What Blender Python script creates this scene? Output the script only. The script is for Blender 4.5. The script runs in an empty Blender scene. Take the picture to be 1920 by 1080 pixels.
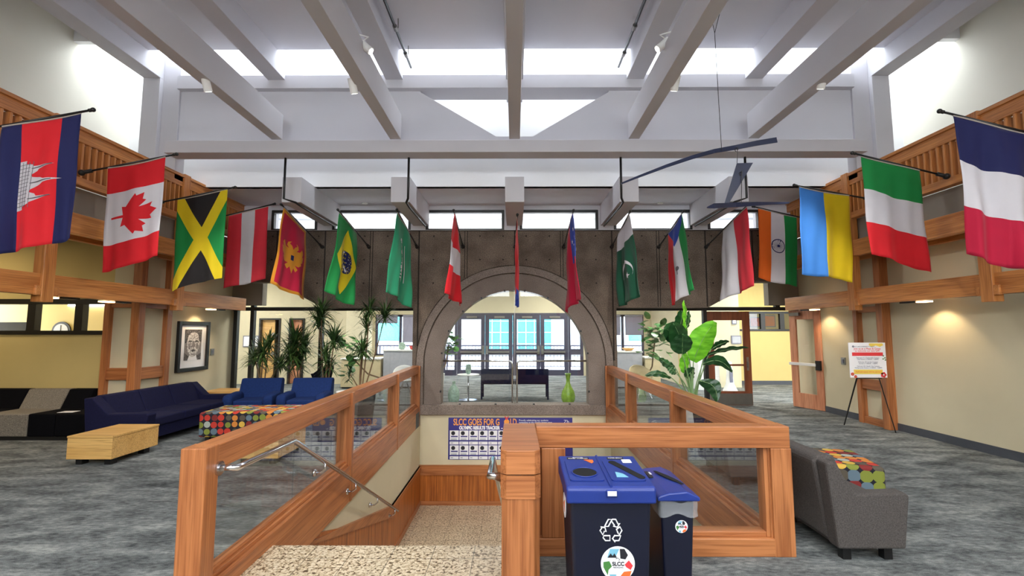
import bpy, bmesh, math, random
from mathutils import Vector, Matrix
R = math.radians
PI = math.pi
random.seed(7)
S = bpy.context.scene
COL = S.collection

# ---------------------------------------------------------------- camera
F = 900.0
EYE = 1.65
PITCH = math.atan(82 / F)
YAW = math.atan(5 / (F / math.cos(PITCH)))
cd = bpy.data.cameras.new('camera'); cam = bpy.data.objects.new('camera', cd); COL.objects.link(cam)
cd.sensor_width = 36; cd.lens = F / 1920 * 36; cd.clip_end = 200
cam.location = (0, 0, EYE); cam.rotation_euler = (PI / 2 + PITCH, 0, YAW)
S.camera = cam
S.view_settings.view_transform = 'Standard'; S.view_settings.look = 'None'
S.view_settings.gamma = 1; S.view_settings.use_curve_mapping = False
S.view_settings.exposure = 1.15

def at(u, v, x=None, y=None, z=None):
    """point of the place seen at photo position (u, v) on a known plane"""
    a = (u - 960) / F; b = -(v - 540) / F
    ry = math.cos(PITCH) - b * math.sin(PITCH); rz = math.sin(PITCH) + b * math.cos(PITCH); rx = a
    c, s = math.cos(YAW), math.sin(YAW)
    d = (rx * c - ry * s, rx * s + ry * c, rz)
    if x is not None: t = x / d[0]
    elif y is not None: t = y / d[1]
    else: t = (z - EYE) / d[2]
    return Vector((d[0] * t, d[1] * t, EYE + d[2] * t))

# ---------------------------------------------------------------- materials
M = {}
def mk(name):
    m = bpy.data.materials.new(name); m.use_nodes = True
    nt = m.node_tree; b = nt.nodes['Principled BSDF']
    M[name] = m
    return m, nt, b
def srgb(r, g, b):
    f = lambda c: ((c / 255) / 12.92) if c / 255 <= .04045 else (((c / 255) + .055) / 1.055) ** 2.4
    return (f(r), f(g), f(b), 1)
def noise_mat(name, c1, c2, scale=(8, 8, 8), rough=.7, detail=4, p1=.35, p2=.65, metal=0, bump=0, dist=0, sheen=0, spec=.5, fine=0):
    m, nt, b = mk(name)
    tc = nt.nodes.new('ShaderNodeTexCoord'); mp = nt.nodes.new('ShaderNodeMapping')
    mp.inputs['Scale'].default_value = scale
    n = nt.nodes.new('ShaderNodeTexNoise'); n.inputs['Scale'].default_value = 1; n.inputs['Detail'].default_value = detail
    n.inputs['Distortion'].default_value = dist
    r = nt.nodes.new('ShaderNodeValToRGB'); r.color_ramp.elements[0].position = p1; r.color_ramp.elements[1].position = p2
    r.color_ramp.elements[0].color = c1; r.color_ramp.elements[1].color = c2
    L = nt.links.new
    L(tc.outputs['Object'], mp.inputs['Vector']); L(mp.outputs['Vector'], n.inputs['Vector'])
    L(n.outputs['Fac'], r.inputs['Fac'])
    src = r.outputs['Color']
    if fine:
        n2 = nt.nodes.new('ShaderNodeTexNoise'); n2.inputs['Scale'].default_value = fine; n2.inputs['Detail'].default_value = 2
        L(tc.outputs['Object'], n2.inputs['Vector'])
        r2 = nt.nodes.new('ShaderNodeValToRGB'); r2.color_ramp.elements[0].position = .35; r2.color_ramp.elements[1].position = .65
        r2.color_ramp.elements[0].color = (.55, .55, .55, 1); r2.color_ramp.elements[1].color = (1.25, 1.25, 1.25, 1)
        L(n2.outputs['Fac'], r2.inputs['Fac'])
        mx = nt.nodes.new('ShaderNodeMix'); mx.data_type = 'RGBA'; mx.blend_type = 'MULTIPLY'; mx.inputs[0].default_value = 1
        L(src, mx.inputs[6]); L(r2.outputs['Color'], mx.inputs[7]); src = mx.outputs[2]
    L(src, b.inputs['Base Color'])
    b.inputs['Roughness'].default_value = rough; b.inputs['Metallic'].default_value = metal
    b.inputs['Specular IOR Level'].default_value = spec
    if sheen: b.inputs['Sheen Weight'].default_value = sheen
    if bump:
        bn = nt.nodes.new('ShaderNodeBump'); bn.inputs['Strength'].default_value = bump; bn.inputs['Distance'].default_value = .01
        L(n.outputs['Fac'], bn.inputs['Height']); L(bn.outputs['Normal'], b.inputs['Normal'])
    return m
def flat(name, c, rough=.6, metal=0, spec=.5, v=.06, scale=9, sheen=0):
    c1 = tuple(max(0, q * (1 - v)) for q in c[:3]) + (1,); c2 = tuple(min(1, q * (1 + v)) for q in c[:3]) + (1,)
    return noise_mat(name, c1, c2, (scale,) * 3, rough, 3, .3, .7, metal, 0, 0, sheen, spec)
def oak(name, axis, dark, light, rough=.38, long=.8, cross=13):
    sc = [cross] * 3; sc[axis] = long
    m, nt, b = mk(name); L = nt.links.new
    tc = nt.nodes.new('ShaderNodeTexCoord'); mp = nt.nodes.new('ShaderNodeMapping'); mp.inputs['Scale'].default_value = sc
    n = nt.nodes.new('ShaderNodeTexNoise'); n.inputs['Scale'].default_value = 1; n.inputs['Detail'].default_value = 5; n.inputs['Distortion'].default_value = .7
    mp2 = nt.nodes.new('ShaderNodeMapping'); s2 = [90] * 3; s2[axis] = 2.2; mp2.inputs['Scale'].default_value = s2
    n2 = nt.nodes.new('ShaderNodeTexNoise'); n2.inputs['Scale'].default_value = 1; n2.inputs['Detail'].default_value = 2
    r = nt.nodes.new('ShaderNodeValToRGB'); r.color_ramp.elements[0].position = .3; r.color_ramp.elements[1].position = .62
    r.color_ramp.elements[0].color = dark; r.color_ramp.elements[1].color = light
    r2 = nt.nodes.new('ShaderNodeValToRGB'); r2.color_ramp.elements[0].position = .36; r2.color_ramp.elements[1].position = .52
    r2.color_ramp.elements[0].color = (.68, .6, .54, 1); r2.color_ramp.elements[1].color = (1.04, 1.04, 1.04, 1)
    mx = nt.nodes.new('ShaderNodeMix'); mx.data_type = 'RGBA'; mx.blend_type = 'MULTIPLY'; mx.inputs[0].default_value = .8
    L(tc.outputs['Object'], mp.inputs['Vector']); L(mp.outputs['Vector'], n.inputs['Vector']); L(n.outputs['Fac'], r.inputs['Fac'])
    L(tc.outputs['Object'], mp2.inputs['Vector']); L(mp2.outputs['Vector'], n2.inputs['Vector']); L(n2.outputs['Fac'], r2.inputs['Fac'])
    L(r.outputs['Color'], mx.inputs[6]); L(r2.outputs['Color'], mx.inputs[7]); L(mx.outputs[2], b.inputs['Base Color'])
    b.inputs['Roughness'].default_value = rough
    return m
OD, OL = srgb(150, 89, 50), srgb(184, 119, 72)
for i, a in enumerate('xyz'):
    oak('oak_' + a, i, OD, OL)
    oak('balcony_oak_' + a, i, srgb(176, 106, 50), srgb(210, 142, 80))
oak('wainscot_oak', 2, srgb(128, 66, 20), srgb(190, 112, 48), cross=22)
oak('door_oak', 2, srgb(190, 118, 84), srgb(222, 158, 122), cross=9)
oak('brown_door', 2, srgb(112, 58, 34), srgb(138, 76, 48), cross=9)
oak('maple', 0, srgb(206, 158, 88), srgb(222, 178, 108), cross=5, rough=.45)
flat('plaster', srgb(214, 213, 220), .85, v=.015, scale=2)
flat('beam_paint', srgb(202, 200, 206), .75, v=.015, scale=2)
flat('white_wall', srgb(236, 236, 238), .85, v=.01, scale=2)
flat('ceiling_tile', srgb(222, 220, 214), .85, v=.01, scale=2)
flat('cream_wall', srgb(208, 198, 168), .85, v=.02, scale=3)
flat('yellow_wall', srgb(206, 184, 122), .85, v=.02, scale=3)
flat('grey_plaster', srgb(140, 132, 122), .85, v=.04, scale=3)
flat('white_paint', srgb(240, 240, 238), .5, v=.01)
flat('black_metal', srgb(22, 21, 22), .4, v=.1)
flat('dark_bronze', srgb(62, 60, 82), .45, v=.05)
flat('baseboard_rubber', srgb(70, 74, 82), .6)
flat('chrome', srgb(205, 205, 210), .18, metal=1, v=.02)
flat('steel', srgb(150, 146, 142), .35, metal=1, v=.05)
flat('upper_wall', srgb(232, 228, 214), .85, v=.01, scale=2)
flat('navy_fabric', srgb(18, 19, 50), .9, v=.2, scale=40, spec=.2)
flat('blue_fabric', srgb(24, 44, 92), .9, v=.15, scale=40, spec=.2)
flat('black_fabric', srgb(9, 9, 14), .95, v=.2, scale=40, spec=.1)
noise_mat('grey_fabric', srgb(90, 84, 76), srgb(150, 142, 130), (120,) * 3, .95, 2, .3, .7)
noise_mat('taupe_fabric', srgb(60, 55, 53), srgb(84, 79, 76), (120,) * 3, .95, 2, .3, .7)
flat('bin_blue', srgb(28, 50, 128), .38, v=.04)
flat('bin_navy', srgb(9, 13, 36), .45, v=.08)
flat('hole_black', srgb(6, 6, 8), .9)
flat('paper_white', srgb(236, 236, 240), .7, v=.01)
flat('pot_white', srgb(196, 194, 188), .5)
flat('soil', srgb(60, 42, 28), .95, v=.4, scale=60)
flat('stem', srgb(116, 92, 66), .8, v=.2, scale=30)
noise_mat('palm_leaf', srgb(28, 52, 26), srgb(72, 104, 48), (6,) * 3, .45, 3)
noise_mat('banana_leaf', srgb(20, 54, 28), srgb(42, 88, 44), (5,) * 3, .32, 3)
noise_mat('bright_leaf', srgb(84, 160, 24), srgb(120, 196, 44), (4, 4, 20), .35, 3)
noise_mat('fig_leaf', srgb(44, 110, 50), srgb(90, 150, 70), (5,) * 3, .4, 3)
flat('stalk', srgb(110, 140, 90), .5)
flat('mobile_blue', srgb(36, 44, 70), .35, v=.15, scale=5)
flat('poster_blue', srgb(52, 48, 128), .6, v=.02)
flat('poster_orange', srgb(240, 160, 70), .6)
flat('red_print', srgb(224, 60, 66), .6); flat('yellow_print', srgb(236, 206, 92), .6)
flat('orange_print', srgb(226, 110, 46), .6); flat('green_print', srgb(70, 128, 60), .6); flat('sky_print', srgb(120, 180, 205), .6)
flat('grey_print', srgb(120, 122, 140), .6); flat('dark_print', srgb(28, 28, 36), .6)
noise_mat('skin_light', srgb(120, 115, 114), srgb(232, 228, 226), (34,) * 3, .7, 6, .36, .6); flat('skin_mid', srgb(138, 132, 132), .7, v=.25, scale=60); noise_mat('skin_dark', srgb(26, 24, 26), srgb(130, 126, 128), (70,) * 3, .7, 5, .4, .66)
flat('vase_green', srgb(132, 168, 62), .15, v=.2, scale=14); flat('vase_teal', srgb(150, 176, 160), .3, v=.25, scale=18)
flat('red_glaze', srgb(180, 50, 50), .3)
flat('counter_grey', srgb(176, 178, 186), .7); flat('beige_panel', srgb(206, 190, 152), .8)
flat('shade_fabric', srgb(150, 148, 162), .9)
flat('pale_building', srgb(176, 186, 196), .8); flat('cyan_glass', srgb(70, 172, 186), .25); flat('canopy_blue', srgb(84, 120, 178), .5)
flat('terrace', srgb(190, 188, 186), .9)
noise_mat('concrete', srgb(86, 74, 64), srgb(128, 113, 100), (2.2, 2.2, 2.2), .88, 9, .3, .72, bump=.25, fine=60)
noise_mat('smooth_concrete', srgb(118, 106, 98), srgb(138, 126, 117), (2, 2, 2), .88, 8, .3, .72, bump=.1, fine=90)

# carpet: mottled grey with streaks running across the room
def carpet(name, lo, mid, hi):
    m, nt, b = mk(name); L = nt.links.new
    tc = nt.nodes.new('ShaderNodeTexCoord')
    def nz(scale, detail, dist=0):
        mp = nt.nodes.new('ShaderNodeMapping'); mp.inputs['Scale'].default_value = scale
        n = nt.nodes.new('ShaderNodeTexNoise'); n.inputs['Scale'].default_value = 1; n.inputs['Detail'].default_value = detail; n.inputs['Distortion'].default_value = dist
        L(tc.outputs['Object'], mp.inputs['Vector']); L(mp.outputs['Vector'], n.inputs['Vector']); return n
    n1 = nz((1.9, 4.6, 1), 6, .6); n2 = nz((16, 34, 1), 4, .4); n3 = nz((160, 160, 1), 2)
    add = nt.nodes.new('ShaderNodeMath'); add.operation = 'MULTIPLY_ADD'; add.inputs[1].default_value = .42
    L(n2.outputs['Fac'], add.inputs[0]); 
    sc = nt.nodes.new('ShaderNodeMath'); sc.operation = 'MULTIPLY'; sc.inputs[1].default_value = .62; L(n1.outputs['Fac'], sc.inputs[0])
    L(sc.outputs[0], add.inputs[2])
    a2 = nt.nodes.new('ShaderNodeMath'); a2.operation = 'MULTIPLY_ADD'; a2.inputs[1].default_value = .3; L(n3.outputs['Fac'], a2.inputs[0]); L(add.outputs[0], a2.inputs[2])
    r = nt.nodes.new('ShaderNodeValToRGB'); e = r.color_ramp.elements
    e[0].position = .52; e[0].color = lo; e[1].position = .86; e[1].color = hi
    k = e.new(.68); k.color = mid
    L(a2.outputs[0], r.inputs['Fac']); L(r.outputs['Color'], b.inputs['Base Color'])
    b.inputs['Roughness'].default_value = .95; b.inputs['Specular IOR Level'].default_value = .15
carpet('carpet', srgb(62, 65, 66), srgb(108, 112, 112), srgb(154, 157, 153))

def granite():
    m, nt, b = mk('granite'); L = nt.links.new
    tc = nt.nodes.new('ShaderNodeTexCoord')
    n = nt.nodes.new('ShaderNodeTexNoise'); n.inputs['Scale'].default_value = 42; n.inputs['Detail'].default_value = 7; n.inputs['Distortion'].default_value = .8
    r = nt.nodes.new('ShaderNodeValToRGB'); e = r.color_ramp.elements
    e[0].position = .38; e[0].color = srgb(96, 78, 58); e[1].position = .6; e[1].color = srgb(220, 205, 178)
    k = e.new(.46); k.color = srgb(188, 168, 136)
    br = nt.nodes.new('ShaderNodeTexBrick'); br.inputs['Scale'].default_value = 1; br.offset = 0
    br.inputs['Mortar Size'].default_value = .004; br.inputs['Brick Width'].default_value = .305; br.inputs['Row Height'].default_value = .305
    br.inputs['Color1'].default_value = (1, 1, 1, 1); br.inputs['Color2'].default_value = (.93, .93, .93, 1); br.inputs['Mortar'].default_value = (.45, .45, .45, 1)
    mx = nt.nodes.new('ShaderNodeMix'); mx.data_type = 'RGBA'; mx.blend_type = 'MULTIPLY'; mx.inputs[0].default_value = 1
    L(tc.outputs['Object'], n.inputs['Vector']); L(tc.outputs['Object'], br.inputs['Vector']); L(n.outputs['Fac'], r.inputs['Fac'])
    L(r.outputs['Color'], mx.inputs[6]); L(br.outputs['Color'], mx.inputs[7]); L(mx.outputs[2], b.inputs['Base Color'])
    b.inputs['Roughness'].default_value = .3
granite()

def dots():
    """fabric with overlapping coloured discs"""
    m, nt, b = mk('dot_fabric'); L = nt.links.new
    tc = nt.nodes.new('ShaderNodeTexCoord'); mp = nt.nodes.new('ShaderNodeMapping'); mp.inputs['Scale'].default_value = (10, 10, 10)
    mp.inputs['Location'].default_value = (.5, .5, .5)
    vo = nt.nodes.new('ShaderNodeTexVoronoi'); vo.inputs['Scale'].default_value = 1; vo.inputs['Randomness'].default_value = .12
    r = nt.nodes.new('ShaderNodeValToRGB'); r.color_ramp.interpolation = 'CONSTANT'; e = r.color_ramp.elements
    cols = [srgb(184, 52, 38), srgb(196, 122, 50), srgb(160, 166, 156), srgb(122, 130, 50), srgb(92, 110, 122), srgb(200, 162, 66), srgb(120, 36, 34), srgb(84, 76, 64)]
    e[0].color = cols[0]; e[1].position = .125; e[1].color = cols[1]
    for i in range(2, 8):
        q = e.new(i / 8); q.color = cols[i]
    sp = nt.nodes.new('ShaderNodeSeparateColor'); L(vo.outputs['Color'], sp.inputs[0]); L(sp.outputs[0], r.inputs['Fac'])
    st = nt.nodes.new('ShaderNodeMath'); st.operation = 'LESS_THAN'; st.inputs[1].default_value = .55; L(vo.outputs['Distance'], st.inputs[0])
    mx = nt.nodes.new('ShaderNodeMix'); mx.data_type = 'RGBA'; mx.inputs[6].default_value = srgb(24, 22, 34)
    L(st.outputs[0], mx.inputs[0]); L(r.outputs['Color'], mx.inputs[7]); L(mx.outputs[2], b.inputs['Base Color'])
    L(tc.outputs['Object'], mp.inputs['Vector']); L(mp.outputs['Vector'], vo.inputs['Vector'])
    b.inputs['Roughness'].default_value = .9
dots()

def glass(name, tint=(.93, .96, .96, 1), ior=1.45, rough=.0):
    m, nt, b = mk(name); nt.nodes.remove(b); L = nt.links.new
    out = nt.nodes['Material Output']
    t = nt.nodes.new('ShaderNodeBsdfTransparent'); t.inputs['Color'].default_value = tint
    g = nt.nodes.new('ShaderNodeBsdfGlossy'); g.inputs['Roughness'].default_value = rough; g.inputs['Color'].default_value = (.9, .9, .9, 1)
    lw = nt.nodes.new('ShaderNodeLayerWeight'); lw.inputs['Blend'].default_value = .5
    pw = nt.nodes.new('ShaderNodeMath'); pw.operation = 'POWER'; pw.inputs[1].default_value = 5; L(lw.outputs['Facing'], pw.inputs[0])
    f0 = ((ior - 1) / (ior + 1)) ** 2
    fr = nt.nodes.new('ShaderNodeMath'); fr.operation = 'MULTIPLY_ADD'; fr.inputs[1].default_value = .7; fr.inputs[2].default_value = f0; L(pw.outputs[0], fr.inputs[0])
    mx = nt.nodes.new('ShaderNodeMixShader'); L(fr.outputs[0], mx.inputs[0]); L(t.outputs[0], mx.inputs[1]); L(g.outputs[0], mx.inputs[2]); L(mx.outputs[0], out.inputs['Surface'])
glass('glass', (.97, .985, .985, 1)); glass('rail_glass', (.92, .94, .94, 1), 1.5)
glass('shade_glass', (.55, .55, .62, 1), 1.3, .3)
def emit(name, c, s):
    m, nt, b = mk(name); b.inputs['Base Color'].default_value = c; b.inputs['Emission Color'].default_value = c; b.inputs['Emission Strength'].default_value = s
emit('warm_lamp', (1, .62, .28, 1), 6); emit('white_lamp', (1, .97, .9, 1), 6); emit('tube_lamp', (1, .97, .88, 1), 5)

CL = {}
def cloth(key, c):
    if key in CL: return CL[key]
    m, nt, b = mk('cloth_' + key); L = nt.links.new
    tc = nt.nodes.new('ShaderNodeTexCoord'); n = nt.nodes.new('ShaderNodeTexNoise'); n.inputs['Scale'].default_value = 6
    r = nt.nodes.new('ShaderNodeValToRGB'); r.color_ramp.elements[0].color = tuple(q * .9 for q in c[:3]) + (1,); r.color_ramp.elements[1].color = c
    L(tc.outputs['Object'], n.inputs['Vector']); L(n.outputs['Fac'], r.inputs['Fac']); L(r.outputs['Color'], b.inputs['Base Color'])
    b.inputs['Roughness'].default_value = .8; b.inputs['Sheen Weight'].default_value = .15
    out = nt.nodes['Material Output']; tl = nt.nodes.new('ShaderNodeBsdfTranslucent'); L(r.outputs['Color'], tl.inputs['Color'])
    ms = nt.nodes.new('ShaderNodeMixShader'); ms.inputs[0].default_value = .25
    L(b.outputs[0], ms.inputs[1]); L(tl.outputs[0], ms.inputs[2]); L(ms.outputs[0], out.inputs['Surface'])
    CL[key] = m; return m
RED = cloth('red', srgb(236, 30, 44)); WHITE = cloth('white', srgb(232, 230, 236)); NAVY = cloth('navy', srgb(26, 32, 92)); CRIM = cloth('crimson', srgb(206, 20, 66))
BLACK = cloth('black', srgb(28, 24, 26)); GREEN = cloth('green', srgb(20, 150, 72)); YEL = cloth('yellow', srgb(244, 216, 20)); SKY = cloth('sky', srgb(70, 146, 232))
DGREEN = cloth('darkgreen', srgb(10, 86, 60)); ORANGE = cloth('orange', srgb(246, 116, 24)); BLUE = cloth('blue', srgb(40, 74, 190)); GOLD = cloth('gold', srgb(238, 160, 40)); ROSE = cloth('rose', srgb(232, 56, 72)); TEAL = cloth('teal', srgb(44, 160, 116))
ROSEW = cloth('grommet', srgb(200, 190, 180))

# ---------------------------------------------------------------- mesh builder
WO = {}
def worldof(o):
    return WO.get(o.name, Vector((0, 0, 0))) if o else Vector((0, 0, 0))
class MB:
    def __init__(s): s.v = []; s.f = []; s.m = []
    def add(s, vs, fs, mi=0):
        o = len(s.v); s.v += [Vector(q) for q in vs]; s.f += [tuple(i + o for i in f) for f in fs]; s.m += [mi] * len(fs); return s
    def box(s, x0, x1, y0, y1, z0, z1, mi=0):
        return s.add([(x0, y0, z0), (x1, y0, z0), (x1, y1, z0), (x0, y1, z0), (x0, y0, z1), (x1, y0, z1), (x1, y1, z1), (x0, y1, z1)],
                     [(0, 3, 2, 1), (4, 5, 6, 7), (0, 1, 5, 4), (1, 2, 6, 5), (2, 3, 7, 6), (3, 0, 4, 7)], mi)
    def prism(s, pts, d, mi=0):
        """polygon of 3-D points pushed along vector d"""
        n = len(pts); d = Vector(d); p = [Vector(q) for q in pts]
        return s.add(p + [q + d for q in p], [tuple(range(n))[::-1], tuple(range(n, 2 * n))] + [(i, (i + 1) % n, (i + 1) % n + n, i + n) for i in range(n)], mi)
    def tube(s, path, r, n=10, mi=0, caps=True, r2=None):
        path = [Vector(q) for q in path]; k = len(path); o = len(s.v); prev = None
        for i, p in enumerate(path):
            t = (path[min(i + 1, k - 1)] - path[max(i - 1, 0)]).normalized()
            if prev is None:
                a = Vector((0, 0, 1)) if abs(t.z) < .9 else Vector((1, 0, 0)); u = t.cross(a).normalized()
            else:
                u = (prev - t * prev.dot(t)).normalized()
            prev = u; w = t.cross(u)
            rr = r if r2 is None else r + (r2 - r) * i / max(1, k - 1)
            if isinstance(r, (list, tuple)): rr = r[i]
            s.v += [p + u * rr * math.cos(2 * PI * j / n) + w * rr * math.sin(2 * PI * j / n) for j in range(n)]
        for i in range(k - 1):
            for j in range(n):
                a = o + i * n + j; b = o + i * n + (j + 1) % n
                s.f.append((a, b, b + n, a + n)); s.m.append(mi)
        if caps:
            s.f.append(tuple(o + j for j in range(n))[::-1]); s.m.append(mi)
            s.f.append(tuple(o + (k - 1) * n + j for j in range(n))); s.m.append(mi)
        return s
    def lathe(s, c, prof, n=24, mi=0, sx=1, sy=1):
        o = len(s.v); c = Vector(c); k = len(prof)
        for r, z in prof:
            s.v += [c + Vector((r * sx * math.cos(2 * PI * j / n), r * sy * math.sin(2 * PI * j / n), z)) for j in range(n)]
        for i in range(k - 1):
            for j in range(n):
                a = o + i * n + j; b = o + i * n + (j + 1) % n
                s.f.append((a, b, b + n, a + n)); s.m.append(mi)
        s.f.append(tuple(o + j for j in range(n))[::-1]); s.m.append(mi)
        s.f.append(tuple(o + (k - 1) * n + j for j in range(n))); s.m.append(mi)
        return s
    def sphere(s, c, r, n=12, mi=0):
        return s.lathe(c, [(max(1e-4, r * math.sin(PI * i / 8)), -r * math.cos(PI * i / 8)) for i in range(9)], n, mi)
    def rot(s, c, ang, axis='Z', start=0):
        m = Matrix.Rotation(ang, 3, axis); c = Vector(c)
        for i in range(start, len(s.v)): s.v[i] = c + m @ (s.v[i] - c)
        return s
    def build(s, name, mat, parent=None, smooth=False, bevel=0, seg=2, label=None, origin=None, fix=True):
        if parent is None:
            if origin is None:
                xs = [q.x for q in s.v]; ys = [q.y for q in s.v]; zs = [q.z for q in s.v]
                origin = Vector(((min(xs) + max(xs)) / 2, (min(ys) + max(ys)) / 2, min(zs)))
            off = Vector(origin)
        else: off = worldof(parent)
        me = bpy.data.meshes.new(name)
        me.from_pydata([tuple(q - off) for q in s.v], [], s.f)
        mats = mat if isinstance(mat, (list, tuple)) else [mat]
        for q in mats: me.materials.append(M[q] if isinstance(q, str) else q)
        if len(mats) > 1: me.polygons.foreach_set('material_index', s.m)
        if fix:
            bm = bmesh.new(); bm.from_mesh(me); bmesh.ops.recalc_face_normals(bm, faces=bm.faces); bm.to_mesh(me); bm.free()
        o = bpy.data.objects.new(name, me); COL.objects.link(o)
        if smooth: me.polygons.foreach_set('use_smooth', [True] * len(me.polygons))
        if parent is not None: o.parent = parent; WO[o.name] = off.copy()
        else: o.location = off; WO[o.name] = off.copy()
        if bevel:
            b = o.modifiers.new('bevel', 'BEVEL'); b.width = bevel; b.segments = seg; b.limit_method = 'ANGLE'; b.angle_limit = R(40)
        if label: o['label'] = label
        me.update(); return o
def box(name, mat, b, parent=None, **k): return MB().box(*b).build(name, mat, parent, **k)
def struct(o): o['kind'] = 'structure'; return o
def tag(o, label, cat, group=None, kind=None):
    o['label'] = label; o['category'] = cat
    if group: o['group'] = group
    if kind: o['kind'] = kind
    return o
def thing(name, label, cat, loc, group=None):
    o = bpy.data.objects.new(name, None); COL.objects.link(o); o.location = loc; o.empty_display_size = .1
    WO[o.name] = Vector(loc); tag(o, label, cat, group); return o
def turn(o, deg): o.rotation_euler.z = R(deg); return o
def copytree(o, loc, rz=None, label=None, parent=None):
    c = o.copy(); COL.objects.link(c)
    if parent is None:
        c.location = loc
        if rz is not None: c.rotation_euler.z = R(rz)
        if label: c['label'] = label
    else: c.parent = parent
    for ch in list(o.children): copytree(ch, None, parent=c)
    return c
def text(name, body, size, mat, loc, rot, parent, wide=1.0, align='LEFT', ext=.0015, label=None, bold=0):
    cu = bpy.data.curves.new('t', 'FONT'); cu.body = body; cu.size = size; cu.align_x = align; cu.extrude = ext; cu.offset = bold
    tmp = bpy.data.objects.new('t', cu); COL.objects.link(tmp)
    bpy.context.view_layer.update()
    me = bpy.data.meshes.new_from_object(tmp.evaluated_get(bpy.context.evaluated_depsgraph_get()))
    bpy.data.objects.remove(tmp); me.name = name
    mt = Matrix.Translation(Vector(loc) - worldof(parent)) @ (rot if isinstance(rot, Matrix) else Matrix.Rotation(0, 4, 'X')) @ Matrix.Diagonal((wide, 1, 1, 1))
    me.transform(mt); me.materials.clear(); me.materials.append(M[mat] if isinstance(mat, str) else mat)
    for p in me.polygons: p.material_index = 0
    o = bpy.data.objects.new(name, me); COL.objects.link(o); o.parent = parent; WO[o.name] = worldof(parent)
    if label: o['label'] = label
    return o
FRONT = Matrix.Rotation(PI / 2, 4, 'X')          # writing that faces the camera side (-y)
SKYS = 5.2; FILL = 18
# ================================================================ the setting
WY = 10.25                    # concrete arch wall
SY = 11.0                     # storefront glazing
XW = 6.45                     # walls below the balconies
XR = 5.9                      # balcony edge
LX0, LX1 = -1.98, 2.0        # stairwell
LZ = -1.9                     # lower landing
f = MB()
f.box(-12, LX0, -6, 18.3, -.3, 0); f.box(LX1, 12, -6, 18.3, -.3, 0)
f.box(LX0, LX1, -6, 1.6, -.3, 0); f.box(.0, LX1, 1.6, 3.8, -.3, 0); f.box(LX0, LX1, WY + .05, 18.3, -.3, 0)
struct(f.build('floor', 'carpet', origin=(0, 0, 0)))
struct(box('floor_upper_landing', 'granite', (LX0, 0, 1.6, 3.87, -.3, .004), origin=(0, 0, 0)))
struct(box('floor_lower_landing', 'granite', (LX0 - .1, LX1 + .1, 3.7, WY + .05, LZ - .2, LZ), origin=(0, 0, 0)))
st = MB(); n = 11; h = -LZ / n
for i in range(1, n):
    st.box(LX0, -.08, 3.87 + (i - 1) * .37, 3.87 + i * .37, LZ, -i * h)
tag(st.build('staircase', 'granite', origin=(-1, 3.87, LZ)), 'speckled granite stairs going down from the granite landing between oak railings', 'stairs')['kind'] = 'structure'
# below-floor walls
struct(box('wall_stair_left', 'cream_wall', (LX0 - .12, LX0, 3.6, WY, LZ, -.3), origin=(0, 0, 0)))
struct(box('wall_stair_right', 'cream_wall', (LX1, LX1 + .12, 3.7, WY, LZ, -.3), origin=(0, 0, 0)))
struct(box('wall_stair_near', 'cream_wall', (0, LX1, 3.7, 3.8, LZ, -.3), origin=(0, 0, 0)))
struct(box('wall_stair_far', 'cream_wall', (LX0 - .1, LX1 + .1, WY, WY + .1, LZ, -.06), origin=(0, 0, 0)))
struct(MB().prism([(-.08, 3.7, LZ), (-.08, 3.7, -.05), (-.08, 3.9, 0), (-.08, 7.9, LZ + .9), (-.08, 7.9, LZ)], (.2, 0, 0)).build('wall_stair_middle', 'cream_wall'))
# wainscot: sloping part beside the flight, level part on the landing
w = MB()
w.prism([(LX0, 3.9, LZ), (LX0, 7.9, LZ), (LX0, 7.9, LZ + .62), (LX0, 4.9, -.32), (LX0, 3.9, -.32)], (.03, 0, 0))
w.box(LX0, LX0 + .03, 7.9, WY, LZ, LZ + .78)
struct(w.build('trim_wainscot_left', 'wainscot_oak', origin=(0, 0, 0)))
w = MB(); w.box(LX0, LX1, WY - .03, WY, LZ, LZ + .62); struct(w.build('trim_wainscot_far', 'wainscot_oak', origin=(0, 0, 0)))
struct(MB().box(LX0, LX1, WY - .05, WY, LZ + .6, LZ + .8).box(LX0, LX1, WY - .045, WY, LZ, LZ + .08).build('trim_wainscot_cap', 'oak_x', origin=(0, 0, 0)))
w = MB()
w.box(LX0, LX0 + .045, 7.9, WY - .05, LZ + .7, LZ + .78); w.box(LX0, LX0 + .045, 7.9, WY - .05, LZ, LZ + .1)
w.prism([(LX0, 3.9, -.12), (LX0, 7.9, LZ + .62), (LX0, 7.9, LZ + .8), (LX0, 4.6, -.3), (LX0, 3.9, -.02)], (.05, 0, 0))
w.prism([(LX0, 3.9, -.0), (LX0, 7.95, LZ + .02), (LX0, 7.95, LZ + .16), (LX0, 3.9, .0)], (.045, 0, 0))
struct(w.build('trim_wainscot_rails', 'oak_y', origin=(0, 0, 0)))
w = MB(); w.box(LX1 - .03, LX1, 3.7, WY, LZ, LZ + .78); struct(w.build('trim_wainscot_right', 'wainscot_oak', origin=(0, 0, 0)))

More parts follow.
